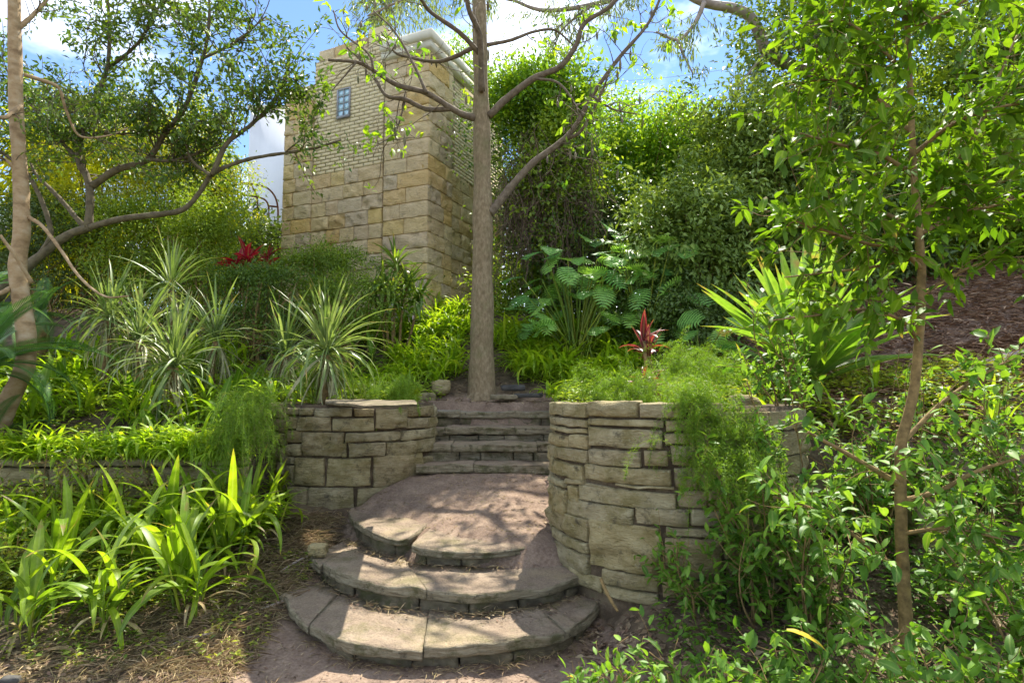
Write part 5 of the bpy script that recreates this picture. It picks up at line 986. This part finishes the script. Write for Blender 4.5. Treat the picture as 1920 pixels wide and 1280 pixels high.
# ------------------------------------------------------------------ the sapling at right
sq = 3.6 / F; sap = thing('sapling', 'young tree with thin brown trunk and large fresh green leaves at right', 'tree', tuple(W(1703, 1235, 3.6)))
P = PL([(1703, 1245), (1698, 1150), (1690, 1000), (1688, 880), (1692, 820), (1712, 740), (1722, 650), (1728, 520), (1722, 430), (1712, 300), (1706, 150), (1700, 0), (1695, -150)], 3.6)
V, Fc = tube(P, np.array([12.5, 11, 10, 9.5, 9.5, 8.5, 8, 7.5, 7, 6, 5, 4, 3]) * sq, 12, 60, .1, 5); part('trunk', V, Fc, M['stem'], sap, None, True)
BR = [([(1722, 430), (1770, 340), (1830, 250), (1870, 150), (1910, 60)], (3.6, 3.9), 6, 2), ([(1728, 505), (1690, 470), (1620, 455), (1540, 430), (1460, 405)], (3.6, 3.3), 5, 1.5), ([(1722, 440), (1660, 400), (1590, 380), (1500, 385)], (3.6, 3.9), 5, 1.5), ([(1715, 330), (1650, 290), (1570, 270), (1500, 250)], (3.6, 3.3), 5, 1.5), ([(1710, 250), (1640, 180), (1560, 150), (1480, 160)], (3.6, 3.9), 4.5, 1.5), ([(1706, 150), (1640, 80), (1580, 40), (1520, 50)], (3.6, 3.4), 4, 1.3), ([(1702, 60), (1680, 0), (1620, -60)], (3.6, 3.5), 4, 1.3), ([(1702, 60), (1780, 20), (1850, -30)], (3.6, 3.4), 4, 1.3), ([(1712, 290), (1790, 230), (1880, 200), (1960, 190)], (3.6, 3.3), 5, 1.5), ([(1722, 440), (1800, 400), (1880, 380), (1960, 330)], (3.6, 3.9), 5, 1.5),
      ([(1690, 940), (1760, 920), (1840, 880), (1960, 845)], (3.6, 3.3), 6, 2), ([(1690, 910), (1640, 880), (1570, 840), (1515, 810)], (3.6, 3.4), 6, 2.5), ([(1692, 830), (1760, 760), (1830, 710), (1920, 660)], (3.6, 3.8), 5, 2), ([(1722, 640), (1690, 600), (1620, 580), (1540, 590), (1450, 600)], (3.6, 3.3), 4, 1.3), ([(1720, 560), (1780, 520), (1850, 490), (1930, 480)], (3.6, 3.4), 4, 1.3), ([(1725, 480), (1640, 500), (1560, 510), (1470, 520)], (3.6, 3.9), 4, 1.3), ([(1690, 1000), (1780, 990), (1880, 1010)], (3.6, 3.2), 4, 1.5), ([(1695, 1080), (1610, 1010), (1540, 960), (1450, 930)], (3.6, 3.4), 5, 1.5)]
lm = []
for k_, (pts, D, a, b_) in enumerate(BR): P = PL(pts, D); lm.append(P); V, Fc = limb(P, a * sq, b_ * sq, 7, 60 + k_); part('branch', V, Fc, M['stem'], sap, None, True)
tw = grow(lm[:10], 290, (.25, .62), .05, .1, .75) + grow(lm[13:16], 34, (.2, .4), .05, .1, .6); twl = grow(lm[10:13] + lm[16:], 70, (.2, .45), .1, .1, .75)
mb = MB(); twig_mesh(mb, tw + twl, .0035); mb.part('twigs', M['stem'], sap, kind='stuff')
bigl = blades(M['sapling'], [dict(bend=b_, width=w_, nseg=6, fold=.25, prof='lance', wave=.06) for b_, w_ in ((15, .2), (35, .22), (60, .2), (30, .24))])
V, Fc, r_, (LP, LD, LN, LS_) = leaves_on(tw, 12, .108, .42, .3, .015, .05, True, flat=.8); mk = leaf_objects(sap, bigl, LP, LD, LN, LS_ * 1.0, 240)
V, Fc = leaf_cloud(LP[mk], LD[mk], LN[mk], LS_[mk], .42, .3, .25, True); part('crown', V, Fc, M['sapling'], sap, np.repeat(rs.random(mk.sum()), 8), kind='stuff')
undl = blades(M['under'], [dict(bend=b_, width=w_, nseg=5, fold=.3, prof='lance', wave=.05) for b_, w_ in ((15, .2), (35, .22), (60, .2))])
V, Fc, r_, (LP, LD, LN, LS_) = leaves_on(twl, 8, .1, .42, .2, .015, .1, True, flat=.7); mk = leaf_objects(sap, undl, LP, LD, LN, LS_, 60)
V, Fc = leaf_cloud(LP[mk], LD[mk], LN[mk], LS_[mk], .42, .3, .25, True); part('lower_leaves', V, Fc, M['under'], sap, np.repeat(rs.random(mk.sum()), 8), kind='stuff')

# ------------------------------------------------------------------ understorey shrubs, right foreground
weedl = blades(M['weed'], [dict(bend=b_, width=w_, nseg=4, fold=.3, prof='lance', wave=.05) for b_, w_ in ((15, .18), (35, .2), (60, .18))])
def under(px, D, h, spreadx, nst, per, size, nind, label, mat='under', lean=(-.2, -.1), group='glossy understorey shrubs in the right foreground'):
    b = ground_at(px, D); o = thing('leafy_shrub', label, 'shrub', tuple(b), group); ms_ = undl if mat == 'under' else weedl; st_ = []; mb = MB()
    for i in range(nst):
        a = rs.uniform(0, 6.28); r = spreadx * math.sqrt(rs.random()); hh = h * rs.uniform(.5, 1.1); e = b + np.array([math.cos(a) * r + lean[0] * hh, math.sin(a) * r * .7 + lean[1] * hh, hh]); f = b + rs.normal(size=3) * np.array([.08, .06, 0]); m_ = f * .5 + e * .5 + np.array([0, 0, hh * .12]) + rs.normal(size=3) * .04; st_.append(np.array([f, f * .5 + m_ * .5 + rs.normal(size=3) * .02, m_, e]))
        V, Fc = tube(st_[-1], [.008, .006, .003], 5, 12); part('stem', V, Fc, M['stem'], o, None, True)
    tw = grow(st_, nst * 8, (.12, .36), .12, .1, .85); twig_mesh(mb, tw, .003, .5, 3); mb.part('twigs', M['stem'], o, kind='stuff')
    V, Fc, r_, (LP, LD, LN, LZ) = leaves_on(tw, per + 1, size, .44, .15, .012, .1, True, flat=.7); mk = leaf_objects(o, ms_, LP, LD, LN, LZ, nind)
    V, Fc = leaf_cloud(LP[mk], LD[mk], LN[mk], LZ[mk], .44, .3, .2, True); part('foliage', V, Fc, M[mat], o, np.repeat(rs.random(mk.sum()), 8), kind='stuff')
for a in [(1120, 3.15, .34, .28, 6, 7, .07, 70, 'low leafy shrub creeping over the right end of the lowest step'), (1290, 3.25, .36, .36, 8, 7, .075, 70, 'low leafy shrub behind the weathered log'), (1440, 3.0, .42, .34, 8, 7, .08, 70, 'leafy shrub beside the big yellow fallen leaf'), (1410, 4.1, 1.2, .36, 11, 7, .085, 90, 'leafy shrub in front of the shaded right wall'), (1520, 3.9, .95, .4, 10, 7, .085, 90, 'leafy shrub left of the sapling trunk with brown stems'), (1610, 3.0, .55, .4, 9, 7, .085, 80, 'leafy shrub at the foot of the sapling'), (1790, 2.8, .55, .42, 10, 7, .085, 90, 'leafy shrub in the bottom right corner'), (1900, 3.3, .9, .4, 10, 7, .085, 70, 'leafy shrub on the right edge below the slanting branch'), (1800, 3.9, 1.0, .45, 10, 7, .08, 60, 'leafy shrub right of the sapling trunk'), (1640, 4.6, 1.0, .45, 10, 7, .08, 40, 'leafy shrub behind the sapling trunk'), (1470, 4.9, .8, .36, 8, 7, .075, 40, 'pale leafy shrub behind the feathery fern'), (1900, 4.7, 1.05, .5, 10, 7, .075, 40, 'leafy shrub on the right edge below the broad-leaved plant'), (1475, 4.3, 1.4, .34, 11, 7, .08, 60, 'leafy shrub covering the right end of the round wall'), (1300, 4.15, .5, .25, 6, 7, .07, 50, 'small leafy shrub at the foot of the right wall'), (1760, 5.0, .8, .6, 8, 7, .07, 20, 'low leafy shrub before the mossy wall'), (1690, 5.0, 1.3, .5, 10, 7, .075, 30, 'tall leafy shrub against the mossy wall'), (1850, 5.05, 1.35, .5, 10, 7, .075, 30, 'tall leafy shrub against the mossy wall by the right edge'), (1560, 4.9, .85, .45, 9, 7, .075, 30, 'tall leafy shrub below the giant sword leaves')]: under(*a)

for a in [(10, 5.75, .8, .4, 9, 8, .06, 30, 'pale leafy weed bush in front of the terrace wall by the left edge'), (110, 5.8, .8, .4, 9, 8, .055, 30, 'pale leafy weed bush in front of the terrace wall, second from the left edge'), (200, 5.85, .72, .35, 8, 8, .055, 30, 'low leafy weed bush in front of the terrace wall near the fallen twigs'), (300, 5.9, .7, .35, 8, 8, .05, 30, 'low leafy weed bush before the middle of the terrace wall'), (395, 5.85, .62, .3, 7, 8, .05, 30, 'small leafy weed bush between terrace wall and hanging fern'), (60, 5.2, .4, .4, 8, 8, .05, 30, 'low leafy weed bush among the foreground grass at far left')]: under(*a, mat='weed', lean=(0, -.1), group='leafy weeds by the left terrace wall')
# ------------------------------------------------------------------ small things: stones, logs, sticks, fallen leaves
def rock(name, c, r, mat, label, seed, rot=0.0, cat='rock', group=None):
    P, Q = block(r[0], r[1], r[2], 7, 6, 5, min(r) * .6, 0, 0.0, seed); P = P * (1 + .22 * fbm(P / max(r) * 1.6 + seed, 3, seed))[:, None]; cs, sn = math.cos(rot), math.sin(rot); P = np.c_[P[:, 0] * cs - P[:, 1] * sn, P[:, 0] * sn + P[:, 1] * cs, P[:, 2]]
    solo(name, P + np.array(c), Q, M[mat], label, cat, group, None, None, False)
rock('rock', W(826, 726, 8.6), (.14, .12, .1), 'wallstone', 'rounded brown rock left of the main tree base', 1); rock('rock', W(800, 745, 8.3), (.12, .1, .06), 'wallstone', 'flat tan rock at the left end of the top step', 2)
rock('slate_piece', W(962, 727, 8.5), (.17, .1, .04), 'slate', 'upper flat slate piece right of the main tree base', 3, .2, 'slate', 'loose slates by the tree'); rock('slate_piece', W(945, 744, 8.35), (.17, .12, .035), 'slab', 'lower brown slate piece touching the main tree', 4, .5, 'slate', 'loose slates by the tree'); rock('slate_piece', W(990, 741, 8.3), (.2, .06, .03), 'slate', 'leaning slate piece pointing right at the stair top', 5, -.5, 'slate', 'loose slates by the tree')
rock('rock', W(1395, 760, 5.2), (.12, .1, .09), 'wallstone', 'grey rock showing through the feathery fern on the right', 6); rock('rock', W(1745, 990, 4.7), (.17, .14, .22), 'wallstone', 'pale upright rock behind the sapling trunk', 7); rock('rock', ground_at(45, 5.9) + [0, 0, .25], (.16, .12, .14), 'wallstone', 'reddish rock below the cycad at far left', 8); rock('pebble', ground_at(60, 3.75) + [0, 0, .02], (.05, .03, .025), 'slate', 'dark pebble in the bottom left corner', 9, .3, 'pebble'); rock('rock', W(596, 1030, 5.35), (.08, .06, .05), 'wallstone', 'small mossy stone beside the second step', 10); rock('rock', W(530, 765, 7.0), (.13, .12, .07), 'wallstone', 'loose capstone at the left end of the left round wall', 11)
V, Fc = tube([ground_at(1140, 2.95) + [0, 0, .01], ground_at(1240, 3.05) + [0, 0, .03], ground_at(1330, 3.1) + [0, 0, .03]], [.05, .055, .045, .03], 12, 24, .35, 2); solo('log', V, Fc, M['log'], 'pale weathered log lying at the bottom right of the path', 'log', smooth=True)
V, Fc = tube([ground_at(1220, 3.2) + [0, 0, .05], ground_at(1300, 3.15) + [0, 0, .06], ground_at(1395, 3.0) + [0, 0, .05]], [.03, .035, .025], 9, 16, .3, 3); solo('log', V, Fc, M['log'], 'thin grey log behind the pale weathered log', 'log', smooth=True)
V, Fc = tube([ground_at(1755, 6.6) + [0, 0, .06], ground_at(1850, 6.9) + [0, 0, .1], ground_at(1990, 7.3) + [0, 0, .12]], [.035, .045, .05], 9, 18, .2, 4); solo('log', V, Fc, M['log'], 'grey fallen branch across the mulch bank', 'log', smooth=True)
for k_, (pts, lab) in enumerate([([(1127, 1085), (1140, 1115), (1158, 1145)], 'brown stick leaning at the corner of the right wall'), ]):
    V, Fc = tube(PL(pts, [4.3, 4.05]), [.012, .014, .01], 6, 12, .2, 5); solo('stick', V, Fc, M['stem'], lab, 'stick')
for q, (x, y, D, x2, y2, D2, lab) in enumerate([(490, 1120, 4.6, 590, 1080, 4.9, 'dry stick beside the left end of the lowest step'), (540, 1040, 5.2, 600, 1010, 5.5, 'dry stick on the slope left of the second step'), (330, 1190, 4.2, 420, 1150, 4.35, 'dry stick below the broad-leaved grass')]):
    A_ = ground_at(x, D) + [0, 0, .02]; B_ = ground_at(x2, D2) + [0, 0, .03]; V, Fc = tube([A_, (A_ + B_) / 2 + [0, 0, .015], B_], [.009, .011, .007], 6, 10); solo('stick', V, Fc, M['log'], lab, 'stick', 'dry sticks left of the steps')
V, Q = blade_geo(40, .16, 6, .25, 'lance'); fl_y = mesh_np('fallen_leaf', V, Q, M['yellow']); fl_b = mesh_np('fallen_leaf', V, Q, M['straw'])
for me_, p, az, el, L, lab in [(fl_y, W(1475, 1180, 2.95), -2.0, -.1, .19, 'large yellow fallen leaf caught in the low shrubs'), (fl_y, W(1085, 1270, 3.3), 1.0, .1, .08, 'tiny yellow leaf near the bottom edge right of the path'), (fl_b, ground_at(120, 4.15) + [0, 0, .03], -1.4, .15, .2, 'tan fallen leaf under the broad-leaved grass'), (fl_b, W(1035, 985, 5.6), 1.0, .5, .1, 'reddish dry leaf against the right wall on the landing'), (fl_b, ground_at(15, 4.0) + [0, 0, .03], .5, .2, .2, 'dry curled leaf in the bottom left corner')]:
    o = mob('fallen_leaf', me_); o.matrix_basis = mat_az(p, az, el, L); tag(o, lab, 'leaf')

# ------------------------------------------------------------------ ground litter and weeds (nobody could count them)
def scatter(n, fx, fy, keep=None):
    x = fx(n); y = fy(n); m = np.ones(len(x), bool) if keep is None else keep(x, y); x, y = x[m], y[m]; return np.c_[x, y, gz(x, y)]
def litter(name, P, L, w, mat, label, lift=.012, flat=1.0):
    n = len(P); a = rs.uniform(0, 6.28, n); D = np.c_[np.cos(a), np.sin(a), rs.normal(size=n) * .22 * flat]; N = nrmz(np.c_[rs.normal(size=(n, 2)) * .4, np.ones(n)]); sz = rs.uniform(L[0], L[1], n)
    V, Fc = leaf_cloud(P + np.c_[np.zeros((n, 2)), rs.random(n) * lift], D, N, sz, w, .3, .1); tag(solo(name, V, Fc, mat, kind='stuff', rnd=np.repeat(rs.random(n), 4)), label)
U = rs.uniform
off_steps = lambda x, y: ~((x > -1.75) & (x < .62) & (y > 3.75) & (y < 8.6))
litter('straw_litter', scatter(9000, lambda n: U(-3.4, -1.25, n), lambda n: U(3.7, 6.4, n), lambda x, y: off_steps(x, y) & (rs.random(len(x)) < .9)), (.03, .13), .06, M['straw'], 'pale straw and dry grass strewn left of the steps', .03)
litter('straw_litter', scatter(9000, lambda n: rs.normal(-2.05, .38, n), lambda n: U(3.8, 6.3, n), off_steps), (.04, .2), .035, M['straw'], 'bleached straw heaped along the left ends of the steps', .06)
litter('leaf_litter', scatter(7000, lambda n: U(-6, -1.3, n), lambda n: U(3.2, 6.1, n), off_steps), (.02, .07), .45, M['litter'], 'brown leaf litter under the left planting')
litter('leaf_litter', scatter(11000, lambda n: U(.5, 4.5, n), lambda n: U(2.3, 5.2, n), lambda x, y: ((x - RB[0]) ** 2 + (y - RB[1]) ** 2 > 1.3)), (.02, .08), .4, M['litter'], 'brown leaf litter under the right shrubs', .02)
litter('mulch', scatter(34000, lambda n: U(3.0, 9.3, n), lambda n: U(5.5, 11, n), None), (.04, .24), .13, M['mulch'], 'reddish bark mulch covering the right bank', .09)
litter('path_litter', scatter(2600, lambda n: U(-2.6, .9, n), lambda n: U(2.8, 4.3, n), None), (.006, .04), .35, M['litter'], 'crumbs and twigs on the dirt path'); litter('landing_litter', scatter(3000, lambda n: U(-1.6, .5, n), lambda n: U(5.2, 8.3, n), None), (.01, .07), .12, M['straw'], 'dry pine straw on the landing and upper steps')
litter('terrace_litter', scatter(9000, lambda n: U(-7, 3, n), lambda n: U(6.3, 11, n), lambda x, y: gz(x, y, False) > 1.1), (.03, .12), .2, M['litter'], 'dry leaves and stalks on the terrace')
def weeds(name, P, per, size, mat, label, h=.12, asp=.4):
    n = len(P) * per; c = np.repeat(P, per, 0); hh = rs.random(n) * np.repeat(rs.uniform(.4, 1.2, len(P)), per) * h; a = rs.uniform(0, 6.28, n); V, Fc = leaf_cloud(c + np.c_[rs.normal(size=(n, 2)) * .035, hh], np.c_[np.cos(a), np.sin(a), U(-.2, .6, n)], nrmz(np.c_[rs.normal(size=(n, 2)) * .4, np.ones(n)]), size * U(.5, 1.3, n), asp, .3, .25)
    tag(solo(name, V, Fc, mat, kind='stuff', rnd=np.repeat(np.clip(np.repeat(rs.random(len(P)), per) * .6 + rs.random(n) * .4, 0, .99), 4)), label)
weeds('ground_cover', scatter(900, lambda n: U(-6.5, -2.6, n), lambda n: U(4.6, 6.1, n)), 18, .06, M['weed'], 'low leafy weeds along the foot of the left terrace wall', .25)
weeds('ground_cover', scatter(260, lambda n: U(-4.2, -1.7, n), lambda n: U(4.0, 5.6, n), off_steps), 14, .045, M['weed'], 'sparse small weeds in the left bed', .1)
weeds('ground_cover', scatter(800, lambda n: U(1.0, 5.5, n), lambda n: U(2.6, 5.2, n), lambda x, y: ((x - RB[0]) ** 2 + (y - RB[1]) ** 2 > 1.3)), 16, .055, M['under'], 'low leafy seedlings under the right shrubs', .2)
weeds('ground_cover', scatter(1500, lambda n: U(-7, 3.4, n), lambda n: U(6.3, 11, n), lambda x, y: (gz(x, y, False) > 1.1) & ~((x > -1.0) & (x < .6) & (y < 8.9))), 16, .07, M['mid'], 'low green undergrowth on the terraces', .25)
weeds('ground_cover', scatter(700, lambda n: U(1.6, 5.5, n), lambda n: U(5.5, 7.2, n), lambda x, y: gz(x, y, False) > 1.1), 16, .06, M['weed'], 'low green undergrowth on the right bank', .25)

bank(46, (-40, 480), (5.6, 6.0), (.9, 1.4), 'arching grass clump at the foot of the left terrace wall', 'grass along the left terrace wall')
bank(44, (-40, 430), (6.0, 6.3), (.7, 1.05), 'arching grass clump on the brink of the left terrace wall', 'grass on the brink of the terrace wall', zfix=1.07)

mbp = []
for poly, zz, n in ((s1i, z1, 420), (s2i, z2, 420), (s4i, z3 + .03, 260), (s3i, z3 + .03, 160), (s1o, .0, 500)):
    c = rsm(poly, 200); i_ = rs.integers(0, 199, n); i_ = np.where(rs.random(n) < .6, (i_ // 14) * 14 + rs.integers(0, 5, n), i_) % 199; p = c[i_] + rs.normal(size=(n, 2)) * .035; mbp.append(np.c_[p, np.full(n, zz + .012 if zz else .015)])
litter('step_litter', np.vstack(mbp), (.015, .09), .07, M['straw'], 'tufts of dry grass and crumbs caught at the backs of the lower steps', .03)
mbp = []
for poly, zz, n in ((s1i, z1, 260), (s2i, z2, 260), (s4i, z3 + .04, 160)):
    c = rsm(poly, 200); p = c[rs.integers(0, 199, n)] + rs.normal(size=(n, 2)) * .09; mbp.append(np.c_[p, np.full(n, zz + .012)])
litter('step_litter', np.vstack(mbp), (.012, .04), .45, M['litter'], 'small brown leaf fragments on the lower treads', .01)
